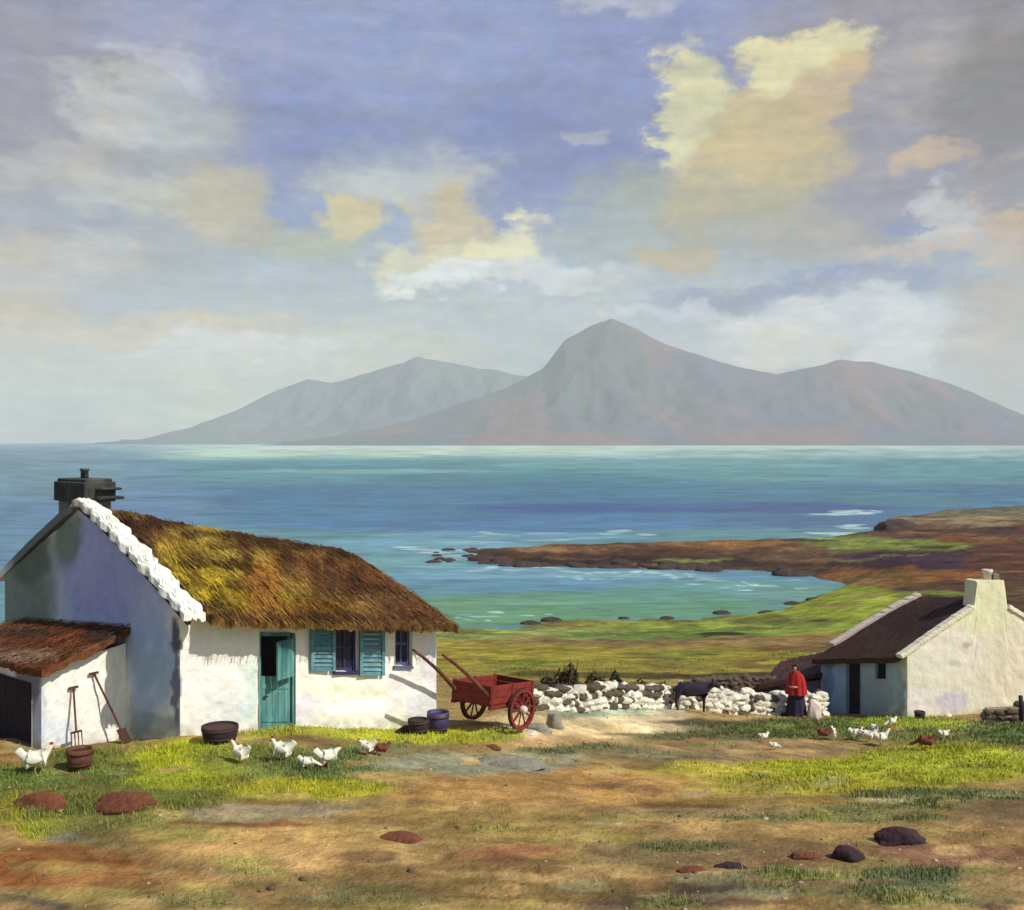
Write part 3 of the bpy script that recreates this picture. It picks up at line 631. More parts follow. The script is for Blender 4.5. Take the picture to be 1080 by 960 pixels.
# chimney
ch = MB(); chc = V3(*(A0[:2]+gd[:2]*3.55), 0)+V3(dd[0], dd[1], 0)*.31
ch.box(V3(chc[0], chc[1], -1.9), gd*.50, dd*.24, UP*1.0)
chimney = ch.out('chimney', mat('stained chimney render', C(112, 126, 112), .95, nscale=3, namt=.3, bump=.7, bscale=8, c2=C(84, 94, 88)), house); bevel(chimney, .03, 2)
cp = MB(); cp.box(V3(chc[0], chc[1], -.98), gd*.55, dd*.30, UP*.19); cp.box(V3(chc[0], chc[1], -.78), gd*.50, dd*.26, UP*.05)
k_ = chc-gd*.62+dd*.1; cp.box(V3(k_[0], k_[1], -.92), -gd*.14, dd*.2, UP*.025); cp.box(V3(k_[0], k_[1], -1.09), -gd*.19, dd*.22, UP*.03)
o = cp.out('chimney_cap', M['soot'], chimney, loc=house.location); bevel(o, .02, 1)
pt = MB(); pt.lathe(V3(chc[0], chc[1], -.75), [(.075, 0), (.07, .16), (.09, .17), (.09, .21), (.05, .21), (.05, .1)], 14)
pt.out('chimney_pot', M['soot'], chimney, True, loc=house.location)
# fittings in the front wall
def wpt(u, v, off=0.0):
    s = s_of(u); b = lerp(A0, B0, s); return V3(b[0], b[1], -(v-HV)/F*b[1])+nf*off
def board(mbv, u0, u1, v0, v1, off, th, nb=4, horizontal=False):
    """planked leaf lying parallel to the front wall"""
    for i in range(nb):
        if horizontal: a0, a1, b0_, b1_ = u0, u1, v0+(v1-v0)*i/nb, v0+(v1-v0)*(i+.93)/nb
        else: a0, a1, b0_, b1_ = u0+(u1-u0)*i/nb, u0+(u1-u0)*(i+.93)/nb, v0, v1
        q = [wpt(a0, b1_, off), wpt(a1, b1_, off), wpt(a1, b0_, off), wpt(a0, b0_, off)]
        vs = q+[p-nf*th for p in q]
        mbv.add(vs, [[0, 1, 2, 3], [7, 6, 5, 4], [0, 4, 5, 1], [1, 5, 6, 2], [2, 6, 7, 3], [3, 7, 4, 0]])
fr = MB()
for (a, b, c, d) in ((273, 275.5, 667, 774), (308.5, 311, 667, 770), (275.5, 308.5, 667, 671)): board(fr, a, b, c, d, .0, .1, 1)
door = MB(); board(door, 276, 308.2, 714, 771, -.06, .05, 5)
dob = door.out('half_door', M['teal'], house); tag(dob, 'closed teal lower half of the door')
br = MB(); board(br, 276.5, 307.7, 722, 727, -.045, .03, 1); br.out('brace', M['teal'], dob, loc=house.location); br = MB(); board(br, 276.5, 307.7, 757, 762, -.045, .03, 1); br.out('brace', M['teal'], dob, loc=house.location)
ha = MB(); ha.bar(wpt(279, 735, -.02), wpt(283, 735, -.02), .03, .03); ha.out('latch', M['iron'], dob, loc=house.location)
fr.out('door_frame', M['teal'], house)
# upper half swung outwards, hinged on the right
hx = wpt(310, 712, .04); hz_ = wpt(310, 672, .04)
dv = (-dd*.55+nf*.85); dv /= np.linalg.norm(dv); dv = -dd*.93+nf*.37
ul = MB(); hgt = hz_[2]-hx[2]
for i in range(4):
    c = hx+dv*(.04+i*.115+.055)+UP*hgt/2; ul.box(c, dv*.053, np.cross(dv, UP)*.02, UP*hgt/2)
uld = ul.out('upper_door_leaf', M['teal'], house)
def shutter(u0, u1, v0, v1, m):
    r = MB()
    for (a, b, c, d) in ((u0, u0+3.4, v0, v1), (u1-3.4, u1, v0, v1), (u0+3.4, u1-3.4, v0, v0+4), (u0+3.4, u1-3.4, v1-4, v1), (u0+3.4, u1-3.4, (v0+v1)/2-2, (v0+v1)/2+2)): board(r, a, b, c, d, .085, .045, 1)
    sh = r.out('shutter', m, house)
    lv = MB(); nl = 9
    for i in range(nl):
        vv = v0+4+(v1-v0-8)*(i+.5)/nl
        a = wpt(u0+3, vv, .06); b = wpt(u1-3, vv, .06)
        t = (nf*.55-UP*.83); lv.box((a+b)/2, (b-a)/2, t*.035, np.cross(dd, t)*.006)
    lv.out('louvre', m, sh, loc=house.location); return sh
shutter(326, 352, 659, 707, M['shutter']); shutter(377.5, 404, 660, 712, M['shutter'])
def window(u0, u1, v0, v1, m, nm='window'):
    r = MB()
    for (a, b, c, d) in ((u0, u0+2.6, v0, v1), (u1-2.6, u1, v0, v1), (u0+2.6, u1-2.6, v0, v0+3), (u0+2.6, u1-2.6, v1-3, v1), (u0+2.6, u1-2.6, (v0+v1)/2-1.2, (v0+v1)/2+1.2), ((u0+u1)/2-.8, (u0+u1)/2+.8, v0+3, v1-3)): board(r, a, b, c, d, -.07, .06, 1)
    f = r.out(nm, m, house)
    g = MB(); board(g, u0+1, u1-1, v0+1, v1-1, -.10, .01, 1); g.out('pane', M['glass'], f, loc=house.location)
    s_ = MB(); board(s_, u0-2, u1+2, v1, v1+3.2, .06, .2, 1); s_.out('sill', M['lime2'] if 'lime2' in M else m, f, loc=house.location)
window(353, 377, 658, 708, M['violet']); window(416, 434, 657, 702, M['slateblue'])
# ================================================================== lean-to annex
annex = empty('lean_to_shed', tuple(P(45, 793, 17.7)), 'small white lean-to shed with rusty roof and dark doorway at left edge', 'shed')
nA = ng
g16 = V3(*(A0[:2]+gd[:2]*1.62), 0); g6 = V3(*(A0[:2]+gd[:2]*5.2), 0)
n1 = g16+nA*1.6; n6 = g6+nA*1.6
def z_(p, z): return V3(p[0], p[1], z)
amb = MB()
panel(amb, lambda s: lerp(z_(n1, -5.7), z_(g16, -6.0), s), lambda s: lerp(z_(n1, -3.9), z_(g16, -3.68), s), V3(.8, -.6, 0), [], 40, 30, seed=6)
panel(amb, lambda s: lerp(z_(n6, -5.7), z_(n1, -5.7), s), lambda s: lerp(z_(n6, -3.8), z_(n1, -3.9), s), nA, [(.075, .93, .0, .86)], 60, 30, seed=7, depth=.3)
panel(amb, lambda s: lerp(z_(g6, -5.9), z_(n6, -5.7), s), lambda s: lerp(z_(g6, -3.6), z_(n6, -3.8), s), V3(-.8, .6, 0), [], 20, 12, seed=8)
av = np.array(amb.v); U, Vv = uv(av)
ac = paint(U, Vv, lin((238, 234, 222)), [(40, 750, 10, 40, (170, 186, 206), .6), (30, 720, 14, 30, (110, 100, 110), .8), (60, 770, 20, 16, (206, 214, 220), .7), (120, 700, 12, 30, (234, 232, 206), .6)], wu=5, wv=5, fu=.1, fv=.1, seed=19)
hz = av[:, 2]-Hn(av[:, 0], av[:, 1]); k = (np.clip(1-hz/.25, 0, 1)*np.clip(.5+fbm(U*.2, Vv*.2, 3, 8)*1.6, 0, 1))[:, None]*.7
ac = ac*(1-k)+lin((130, 120, 100))*k
mesh('wall', av, amb.f, M['lime'], annex, np.clip(ac, 0, .85))
rm = MB()
c_ = [z_(n1+V3(.12, -.25, 0), -3.86), z_(g16+V3(.16, -.02, 0)+V3(.04, .05, 0), -3.34), z_(g6, -3.62), z_(n6+V3(-.05, -.2, 0), -3.78)]
sheet(rm, lambda s, t: lerp(lerp(c_[3], c_[0], s), lerp(c_[2], c_[1], s), 1-t), 90, 40, .13, .05, 41)
nrm = len(rm.v)
for i in range(2500):
    s = random.random(); t = random.random(); p = lerp(lerp(c_[3], c_[0], s), lerp(c_[2], c_[1], s), 1-t)+UP*random.uniform(.02, .07)
    q = p+nA*random.uniform(.06, .2)+gd*random.uniform(-.06, .06)-UP*random.uniform(.01, .06); wd = gd*.01
    rm.add([p-wd, p+wd, q+wd*.5, q-wd*.5], [[0, 1, 2, 3]])
v_ = np.array(rm.v); U, Vv = uv(v_)
c = paint(U, Vv, lin((108, 70, 44)), [(20, 690, 40, 10, (140, 112, 88), .8), (70, 672, 30, 10, (124, 70, 40), .9), (110, 670, 30, 8, (70, 52, 42), .9), (30, 668, 40, 5, (76, 56, 44), .9), (30, 680, 40, 5, (104, 62, 42), .8), (60, 704, 30, 4, (112, 62, 38), .9)], wu=8, wv=4, fu=.09, fv=.2, seed=44)
c *= (1+.7*fbm(U*.15, Vv*.2, 4, 3)[:, None]); c[nrm:] *= np.repeat(rng.uniform(.6, 1.5, (len(c)-nrm)//4), 4)[:, None]
mesh('roof', v_, rm.f, M['thatch'], annex, np.clip(c, 0, 1))
jm = MB(); hw = n1+gd*.30-V3(0, 0, 0)
jm.bar(z_(n1+gd*.32-nA*.1, -5.6), z_(n1+gd*.32-nA*.1, -4.05), .12, .1); jm.bar(z_(n1+gd*3.2-nA*.1, -5.6), z_(n1+gd*3.2-nA*.1, -4.05), .12, .1); jm.bar(z_(n1+gd*.26-nA*.1, -4.12), z_(n1+gd*3.3-nA*.1, -4.08), .12, .1)
jm.out('door_frame', M['dark'], annex)
jd = MB()
for i in range(13):
    c = n1+gd*(.40+i*.215+.1)-nA*.16; jd.box(z_(c, -4.85), gd*.104, nA*.02, UP*.72)
jd.out('doorway_dark_boards', M['dark'], annex)  # dark boards added in the doorway to stand for its unlit interior
# ================================================================== cottage on the right
c0 = V3(12.51, 33.0, -9.3); c1 = V3(12.51, 33.0, -6.78)
f0 = P(866, 752, 36.8); f0[2] = -10.2; f1 = V3(f0[0], f0[1], -7.66)
e_ = V3(.98, .2, 0); r0 = c0+e_*5.94; r1 = V3(r0[0], r0[1], -6.85); k0 = f0+e_*5.6; k1 = V3(k0[0], k0[1], -7.7)
pa = c0+e_*2.97; pa[2] = -5.02; pb = P(968, 630, 36.8); pb[2] = -5.50
rc_ = empty('gable_cottage', tuple(P(957, 757, 33)), 'small cream cottage with dark roof, its chimneyed gable facing the yard', 'cottage')
ne = V3(.2, -.98, 0); lw = f0-c0; lw[2] = 0; Lw = np.linalg.norm(lw); lw /= Lw; nl_ = V3(-lw[1], lw[0], 0)
nl_ = nl_ if nl_[0] < 0 else -nl_
def s2(u): k = (u-540)/F; d = c0-f0; return (k*f0[1]-f0[0])/(d[0]-k*d[1])
def t2(s, v): b = lerp(f0, c0, s); t = lerp(f1, c1, s); return (-(v-HV)/F*b[1]-b[2])/(t[2]-b[2])
def op2(u0, u1, v0, v1): a, b = s2(u0), s2(u1); m = (a+b)/2; return (a, b, t2(m, v1), t2(m, v0))
d2 = op2(893, 908, 698, 754); d2 = (d2[0], d2[1], .02, d2[3]); w2 = op2(924, 935, 696, 716)
qm = MB()
panel(qm, lambda s: lerp(f0, c0, s), lambda s: lerp(f1, c1, s), nl_, [d2, w2], 70, 34, seed=11)
def gab(s):
    p = gtop(c1, pa, r1)(s); a = abs(s-.5); z1 = -4.5 if a < .082 else lerp(-4.5, -5.35, (a-.082)/.018) if a < .10 else lerp(-5.35, -5.9, (a-.10)/.07)
    return V3(p[0], p[1], max(p[2]+.04, z1))
panel(qm, lambda s: lerp(c0, r0, s), gab, ne, [], 151, 56, seed=12, disp=.025)
pbk = lerp(k1, f1, .5); pbk[2] = -5.9
panel(qm, lambda s: lerp(k0, f0, s), gtop(k1, V3(pb[0], pb[1], -5.6), f1), V3(-.2, .98, 0), [], 31, 20, seed=13)
panel(qm, lambda s: lerp(r0, k0, s), lambda s: lerp(r1, k1, s), -nl_, [], 31, 16, seed=14)
qv = np.array(qm.v); U, Vv = uv(qv)
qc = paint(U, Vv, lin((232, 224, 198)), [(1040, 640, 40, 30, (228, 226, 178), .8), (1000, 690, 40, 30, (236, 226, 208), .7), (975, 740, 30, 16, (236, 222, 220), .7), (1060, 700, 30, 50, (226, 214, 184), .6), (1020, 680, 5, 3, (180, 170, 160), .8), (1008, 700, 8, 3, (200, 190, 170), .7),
   (1005, 740, 20, 12, (206, 200, 210), .8), (950, 735, 5, 30, (110, 122, 134), .7), (905, 720, 50, 60, (166, 184, 196), .95), (880, 720, 14, 40, (150, 178, 206), .7), (925, 735, 20, 24, (156, 162, 156), .6), (872, 715, 7, 40, (96, 110, 150), .6)], wu=5, wv=4, fu=.1, fv=.12, seed=29)  # blue-grey patches put the long wall's shade into its limewash
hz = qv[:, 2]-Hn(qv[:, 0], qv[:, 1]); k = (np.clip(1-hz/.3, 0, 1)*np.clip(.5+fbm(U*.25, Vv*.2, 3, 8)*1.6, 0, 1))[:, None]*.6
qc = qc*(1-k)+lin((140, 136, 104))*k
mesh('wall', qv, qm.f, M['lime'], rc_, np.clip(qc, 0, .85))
rq = MB()
rr2 = roofrow(f1+nl_*.28-UP*.05+lw*.15, c1+nl_*.28-UP*.05-lw*.0, pb+UP*.05, pa+UP*.02, k1-nl_*.25-UP*.1, r1-nl_*.25-UP*.1, 0, .08, .04)
sheet(rq, lambda s, t: rr2(s*.965, t), 90, 81, .18, .035, 52)
v_ = np.array(rq.v); U, Vv = uv(v_)
c = paint(U, Vv, lin((66, 46, 36)), [(960, 650, 40, 20, (58, 38, 34), .8), (900, 680, 30, 10, (70, 44, 36), .8), (1000, 635, 20, 6, (48, 34, 34), .8)], seed=3)
c *= (1+.6*fbm(U*.2, Vv*.3, 4, 3)[:, None])
mesh('roof', v_, rq.f, M['slate'], rc_, np.clip(c, 0, 1))
# copings: a pale far verge and the raised near gable edge
vg = MB(); nsg = 22
for i in range(nsg):
    t = .5+.5*(i+.5)/nsg*.82; a = rr2(.005, t); b = rr2(.005, t+.02); dt = (b-a)/np.linalg.norm(b-a)
    vg.box(a+UP*.07+V3(0, 0, random.uniform(-.02, .02)), dt*.10, -lw*.13, np.cross(dt, lw)*.08)
far_v = vg.out('verge_coping', M['linen'], rc_); bevel(far_v, .03, 2)
for sd in (1, -1):
    vg = MB()
    for i in range(6, 30):
        t = .5+sd*.5*(i+.5)/30; a = rr2(.985, t); b = rr2(.985, t+.01*sd); dt = (b-a)/np.linalg.norm(b-a)
        vg.box(a+UP*.02+V3(0, 0, random.uniform(-.015, .015)), dt*.075, lw*.13, np.cross(dt, lw)*.075)
    bevel(vg.out('gable_coping', M['cream'], rc_), .03, 2)
c3 = MB(); cx = P(1045, 640, 33.65); cb = V3(pa[0], pa[1], 0)
# battered stack flaring into the gable
prof = [(.555, -6.2), (.555, -5.42), (.53, -5.1), (.50, -4.9), (.485, -4.7), (.475, -4.505)]
b0 = 0
for hw_, z in prof:
    for sx, sy in ((-1, -1), (1, -1), (1, 1), (-1, 1)): c3.v.append(tuple(V3(cb[0], cb[1], z)+e_*hw_*sx*1.05+V3(-.2, .98, 0)*(.30*sy+.34)))
for i in range(5):
    for j in range(4): c3.f.append([i*4+j, i*4+(j+1) % 4, (i+1)*4+(j+1) % 4, (i+1)*4+j])
c3.f.append([20, 21, 22, 23])
cc = np.tile(lin((226, 220, 178)), (24, 1))
ch2 = mesh('chimney', c3.v, c3.f, M['lime'], rc_, cc); bevel(ch2, .05, 2)
c4 = MB(); c4.lathe(V3(cb[0]+.02, cb[1]+.3, -4.52), [(.14, 0), (.13, .22), (.17, .26), (.17, .34), (.09, .34), (.09, .15)], 16)
c4.out('chimney_pot', M['linen'], ch2, True, loc=rc_.location)
c4 = MB(); c4.box(V3(cb[0]+.25, cb[1]+.3, -4.42), V3(.11, .03, 0), V3(-.02, .12, 0), V3(0, 0, .11)); bevel(c4.out('chimney_block', M['grey'], ch2, loc=rc_.location), .03, 2)
def wp2(u, v, off=0.0): s = s2(u); b = lerp(f0, c0, s); return V3(b[0], b[1], -(v-HV)/F*b[1])+nl_*off
def board2(mbv, u0, u1, v0, v1, off, th, nb=1):
    for i in range(nb):
        a0, a1 = u0+(u1-u0)*i/nb, u0+(u1-u0)*(i+.9)/nb
        q = [wp2(a0, v1, off), wp2(a1, v1, off), wp2(a1, v0, off), wp2(a0, v0, off)]; vs = q+[p-nl_*th for p in q]
        mbv.add(vs, [[0, 1, 2, 3], [7, 6, 5, 4], [0, 4, 5, 1], [1, 5, 6, 2], [2, 6, 7, 3], [3, 7, 4, 0]])
m_ = MB(); board2(m_, 893, 908, 698, 754, -.12, .05, 5); dr = m_.out('door', M['dark'], rc_)
m_ = MB(); m_.bar(wp2(905, 728, -.08), wp2(906, 724, -.08), .03); m_.out('handle', M['iron'], dr, loc=rc_.location)
m_ = MB(); board2(m_, 924, 925.5, 696, 716, -.08, .06); board2(m_, 933.5, 935, 696, 716, -.08, .06); board2(m_, 925.5, 933.5, 696, 698, -.08, .06); board2(m_, 925.5, 933.5, 714, 716, -.08, .06); board2(m_, 928.8, 930.2, 698, 714, -.08, .06)
wf = m_.out('window', M['dark'], rc_); m_ = MB(); board2(m_, 924.5, 934.5, 697, 715, -.12, .01); m_.out('pane', M['glass'], wf, loc=rc_.location)
# low byre against its far end
byre = empty('low_byre', tuple(onground(850, 38)), 'low dark-roofed byre behind the red-shawled woman, joined to cream cottage', 'shed')
bm_ = MB(); y0, y1 = 37.2, 40.2
bl, brr = P(822, 700, 37.4), P(872, 700, 36.95)
zb = -10.6
bmx = [z_(bl, zb), z_(brr, zb), z_(P(880, 700, 39.6), zb), z_(P(828, 700, 40.0), zb)]; tz = [-8.75, -8.45, -8.15, -8.65]
for i in range(4):
    j = (i+1) % 4; nn = np.cross(bmx[j]-bmx[i], UP); nn /= np.linalg.norm(nn)
    panel(bm_, lambda s, i=i, j=j: lerp(bmx[i], bmx[j], s), lambda s, i=i, j=j: lerp(z_(bmx[i], tz[i]), z_(bmx[j], tz[j]), s), nn, [], 20, 12, seed=60+i)
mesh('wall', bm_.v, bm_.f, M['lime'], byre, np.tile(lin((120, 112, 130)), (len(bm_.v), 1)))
rb = MB(); k4 = [z_(P(800, 0, 36.9), -8.62), z_(P(876, 0, 36.7), -8.1), z_(P(884, 0, 39.9), -7.95), z_(P(824, 0, 40.3), -8.5)]
sheet(rb, lambda s, t: lerp(lerp(k4[0], k4[1], s), lerp(k4[3], k4[2], s), 1-t), 50, 30, .16, .05, 71)
v_ = np.array(rb.v); c = np.tile(lin((70, 44, 40)), (len(v_), 1))*(1+.8*fbm(v_[:, 0]*3, v_[:, 1]*3, 4, 3)[:, None])
mesh('roof', v_, rb.f, M['slate'], byre, c)
# ================================================================== rubble walls
def stone(mbv, c, r, seed):
    """a lumpy stone of twenty-odd facets"""
    bm = bmesh.new(); bmesh.ops.create_icosphere(bm, subdivisions=2, radius=1)
    rs = np.random.default_rng(seed); q = rs.normal(size=(11, 3)); q /= np.linalg.norm(q, axis=1)[:, None]
    vs = []
    for v in bm.verts:
        p = np.array(v.co); k = 1.0
        for d in q:
            t = p@d
            if t*k > .62: k = .62/t
        vs.append(c+p*k*r*1.28)
    fs = [[v.index for v in f.verts] for f in bm.faces]; bm.free()
    mbv.add(vs, fs)
def rubble(name, pts, h, label, cat, tint=(232, 226, 206), n=6.0, seed=0, dark=.14, thick=.3):
    rs = random.Random(seed); mbv = MB(); cols = []
    root = empty(name, pts[0], label, cat)
    for a, b in zip(pts[:-1], pts[1:]):
        a = np.asarray(a); b = np.asarray(b); Lg = np.linalg.norm((b-a)[:2]); d = (b-a)/Lg; nn = V3(d[1], -d[0], 0)
        m = int(Lg/.21); rows = max(2, int(h/.15))
        for k in range(m):
            for r in range(rows+1):
                if r == rows and rs.random() < .45: continue
                for sd in (-1, 1):
                    p = lerp(a, b, (k+rs.random()*.8)/m); z = Hs(p[0], p[1])
                    st = len(mbv.v)
                    stone(mbv, V3(p[0], p[1], z+.05+r*h/rows*.9)+nn*sd*thick*.33*rs.uniform(.7, 1.2), V3(rs.uniform(.13, .23), rs.uniform(.10, .16), rs.uniform(.08, .14)), rs.randrange(10**6))
                    q = rs.random()
                    cl = lin((92, 80, 66)) if q < dark*(1+2*(r >= rows-1)) else lin(tint)*rs.uniform(.72, 1.0)
                    cols.append(np.tile(cl, (len(mbv.v)-st, 1)))
    for a, b in zip(pts[:-1], pts[1:]):
        m = 14
        for k in range(m):
            p = lerp(np.asarray(a), np.asarray(b), (k+.5)/m); z = Hs(p[0], p[1]); d = (np.asarray(b)-np.asarray(a))/m/2; d[2] = 0; nn = V3(d[1], -d[0], 0); nn /= np.linalg.norm(nn)
            st = len(mbv.v); mbv.box(V3(p[0], p[1], z+h*.40), d*1.05, nn*thick*.42, UP*h*.52); cols.append(np.tile(np.clip(lin(tint)*.9, 0, .8), (len(mbv.v)-st, 1)))
    cols = np.clip(np.concatenate(cols), 0, .8)
    mesh('stonework', mbv.v, mbv.f, M['whitestone'], root, cols, smooth=False); return root
rubble('rubble_wall', [onground(556, 25.2), onground(600, 26.4), onground(655, 28.2), onground(706, 31.2)], .58, 'whitewashed rubble wall between the red cart and the gap', 'wall', seed=1, dark=.2)
rubble('rubble_wall', [onground(716, 31.6), onground(770, 32.2), onground(868, 34.0)], .72, 'whitewashed rubble wall behind the black calf', 'wall', seed=2, dark=.18)
rubble('rubble_wall', [onground(1040, 31.2), onground(1100, 31.0)], .5, 'low brown stone wall by cream gable at right edge', 'wall', (170, 146, 118), seed=3, dark=.3)
rubble('rubble_wall', [onground(722, 36), onground(780, 37.2), onground(826, 37.6)], .95, 'dark unwashed stone wall rising behind the whitewashed one', 'wall', (96, 80, 70), seed=4, dark=.5)
# ================================================================== rocks, mounds
def rock(name, pos, r, m, label, cat='rock', group=None, seed=0, sub=4, rough=.35, rz=0.0, squash=1):
    bm = bmesh.new(); bmesh.ops.create_icosphere(bm, subdivisions=sub, radius=1)
    V = np.array([v.co[:] for v in bm.verts]); rs = np.random.default_rng(seed); q = rs.normal(size=(12, 3)); q[:, 2] = np.abs(q[:, 2])*.7; q /= np.linalg.norm(q, axis=1)[:, None]
    t = V@q.T; k = np.ones(len(V))
    for j in range(12): c = rs.uniform(.68, .92); k = np.minimum(k, np.where(t[:, j] > c, c/np.maximum(t[:, j], .01), 1))
    k = k*(1+rough*(fbm(V[:, 0]*1.6+seed, V[:, 1]*1.6+V[:, 2]*2, 5, seed)) + .12*fbm(V[:, 0]*6+seed, V[:, 1]*6+V[:, 2]*7, 3, seed))
    V = V*k[:, None]*np.array(r); ca, sa = math.cos(rz), math.sin(rz)
    V = np.stack([V[:, 0]*ca-V[:, 1]*sa, V[:, 0]*sa+V[:, 1]*ca, V[:, 2]], 1)
    fs = [[v.index for v in f.verts] for f in bm.faces]; bm.free()
    o = mesh(name, V+np.asarray(pos), fs, m, None, None, True, loc=pos); return tag(o, label, cat, group)
def atg(u, v, dz=0): p = gp(u, v); p[2] += dz; return p
rock('earth_mound', atg(44, 850), (.42, .3, .17), M['redsoil'], 'dark red-brown earth mound below the white hen at far left', 'mound', seed=2)
rock('earth_mound', atg(132, 850), (.56, .32, .17), M['redsoil'], 'broad red-brown earth mound on turf in front of lean-to', 'mound', seed=3)
rock('peat_boulder', atg(950, 888), (.40, .28, .17), M['peat'], 'largest black boulder on brown ground at lower right', seed=5)
rock('peat_boulder', atg(892, 905), (.24, .2, .15), M['peat'], 'middle-sized black boulder left of the largest one', seed=6)
rock('peat_boulder', atg(848, 905), (.24, .15, .07), M['redsoil'], 'flat dark brown stone left of the two black boulders', seed=7)
rock('peat_boulder', atg(772, 915), (.22, .14, .05), M['peat'], 'thin flat black stone alone on the brown track', seed=8)
rock('peat_boulder', atg(730, 918), (.18, .12, .04), M['redsoil'], 'smallest flat brown stone, leftmost of lower right row', seed=18)
rock('flat_stone', atg(420, 885), (.36, .22, .06), M['redsoil'], 'flat reddish stone on tan ground in middle foreground', seed=9)
rock('flat_stone', atg(535, 808, .03), (.72, .42, .13), M['grey'], 'wide flat pale grey stone in middle of the yard', seed=10)
rock('flat_stone', atg(520, 789), (.18, .14, .06), M['redsoil'], 'small reddish stone just behind the wide pale slab', seed=30)
rock('grey_boulder', atg(585, 768), (.26, .22, .34), M['grey'], 'upright grey boulder beside the red cart', seed=11)
rock('grey_boulder', atg(566, 770), (.36, .25, .15), M['grey'], 'low grey boulder between cart wheel and upright boulder', seed=12)
rock('fallen_stone', atg(560, 775), (.16, .12, .07), M['linen'], 'small pale stone lying before the low grey boulder', seed=13)
for i, (u, v, s_) in enumerate([(1010, 749, .2), (1028, 748, .16), (1000, 756, .14), (1040, 756, .17)]):
    rock('fallen_stone', atg(u, v), (s_*1.1, s_, s_*.8), [M['grey'], M['rock'], M['linen'], M['rock']][i], ['grey stone at foot of cream gable, nearest the pot', 'dark stone at foot of cream gable under low wall', 'white stone leftmost in the heap at cream gable', 'dark stone rightmost in the heap at cream gable'][i], seed=40+i)
# shore rocks
gk = 'dark rocks along the shore'
for i in range(46):
    if i < 26: u = random.uniform(488, 870); D = np.interp(u, [482, 500, 540, 600, 700, 800, 868], [200, 191, 186, 183, 181, 177, 170])+random.uniform(-3, 2)
    elif i < 34: u = random.uniform(560, 870); D = np.interp(u, [450, 560, 650, 760, 820, 866], [124, 125, 127, 131, 136, 144])+random.uniform(-2, 2)
    else: u = random.uniform(455, 500); D = random.uniform(188, 212)
    x = (u-540)/F*D; z = max(Hs(x, D), SEA+.05); s_ = random.uniform(.6, 1.7)*(.6 if i >= 26 else 1.15)
    rock('shore_rock', V3(x, D, z), (s_*1.7, s_*1.2, s_*.5), M['rock'], 'dark rock among others along the bay shoreline', 'rock', gk, seed=100+i, sub=2)
rock('headland_crag', V3(*(P(945, 565, 232)[:2]), -19.6), (5.5, 4, 2.3), M['rock'], 'large dark crag on the point beside white breakers', 'rock', seed=200)
# ================================================================== shrubs behind the wall
def shrub(pos, h, wd, seed, label):
    rs = random.Random(seed); root = empty('shrub', pos, label, 'shrub')
    st = MB(); lf = MB()
    for i in range(9):
        a = rs.random()*6.28; tip = np.array(pos)+V3(math.cos(a)*wd*.4*rs.random(), math.sin(a)*wd*.4*rs.random(), h*rs.uniform(.6, 1)); st.tube([pos, (np.array(pos)+tip)/2+V3(.03, 0, 0), tip], [.025, .018, .008], 5)
    for i in range(750):
        a = rs.random()*6.28; r = wd*.62*rs.random()**.6; z = rs.random()
        c = np.array(pos)+V3(math.cos(a)*r*(1-.5*z), math.sin(a)*r*(1-.5*z), h*(.05+.95*z)*(1-.5*(r/wd)))
        q = V3(rs.gauss(0, 1), rs.gauss(0, 1), rs.gauss(0, 1)); q /= np.linalg.norm(q); t = np.cross(q, V3(rs.gauss(0, 1), rs.gauss(0, 1), rs.gauss(0, 1))); t /= np.linalg.norm(t)
        s_ = rs.uniform(.03, .07); lf.add([c-q*s_, c+t*s_*.5, c+q*s_, c-t*s_*.5], [[0, 1, 2, 3]])
    st.out('stem', M['wood'], root); lf.out('foliage', M['leaf'], root)
for i, (u, D, h, wd, lb) in enumerate([(577, 27.3, .9, .8, 'dark shrub behind rubble wall nearest the red cart'), (601, 28, 1.25, .7, 'tallest dark shrub rising behind the rubble wall'), (590, 28.2, 1.0, 1.1, 'broad dark shrub between two others behind wall'),
                                (627, 28.6, .95, .9, 'low bushy shrub right of the tallest one behind wall'), (649, 29.5, 1.05, .6, 'narrow upright shrub behind middle of rubble wall'), (676, 31.5, .85, 1.2, 'low wide dark shrub behind right end of rubble wall'), (700, 33, .9, .9, 'dark shrub beside the gap in the rubble walls')]):
    shrub(tuple(onground(u, D)), h, wd, 300+i, lb)
# ================================================================== red cart
def loc_frame(pos, fwd):
    f = V3(fwd[0], fwd[1], 0); f /= np.linalg.norm(f); r = V3(f[1], -f[0], 0)
    return lambda x, y, z: np.array(pos)+r*x+f*y+UP*z
cpos = atg(520, 766); Fw = V3(-.62, -.78, 0)
cart = empty('farm_cart', tuple(cpos), 'red two-wheeled farm cart with raised shafts by cottage end', 'cart')
Q = loc_frame(cpos, Fw)     # x: towards the camera's left when facing forward's right
def tilt(x, y, z, a=.10): return Q(x, y*math.cos(a)-(z-.6)*math.sin(a), .62+(z-.6)*math.cos(a)+y*math.sin(a))
def tb(mbv, x0, x1, y0, y1, z0, z1):
    vs = [tilt(x, y, z) for z in (z0, z1) for y in (y0, y1) for x in (x0, x1)]
    mbv.add(vs, [[0, 2, 3, 1], [4, 5, 7, 6], [0, 1, 5, 4], [2, 6, 7, 3], [0, 4, 6, 2], [1, 3, 7, 5]])
m_ = MB(); hw_ = .50; hl = .72
for i in range(7): tb(m_, -hw_+i*2*hw_/7+.004, -hw_+(i+1)*2*hw_/7-.004, -hl, hl, .52, .555)
tb(m_, -hw_-.03, hw_+.03, -.06, .06, .44, .52)
for sx in (-1, 1): tb(m_, sx*hw_-.035, sx*hw_+.035, -hl, hl, .455, .52)
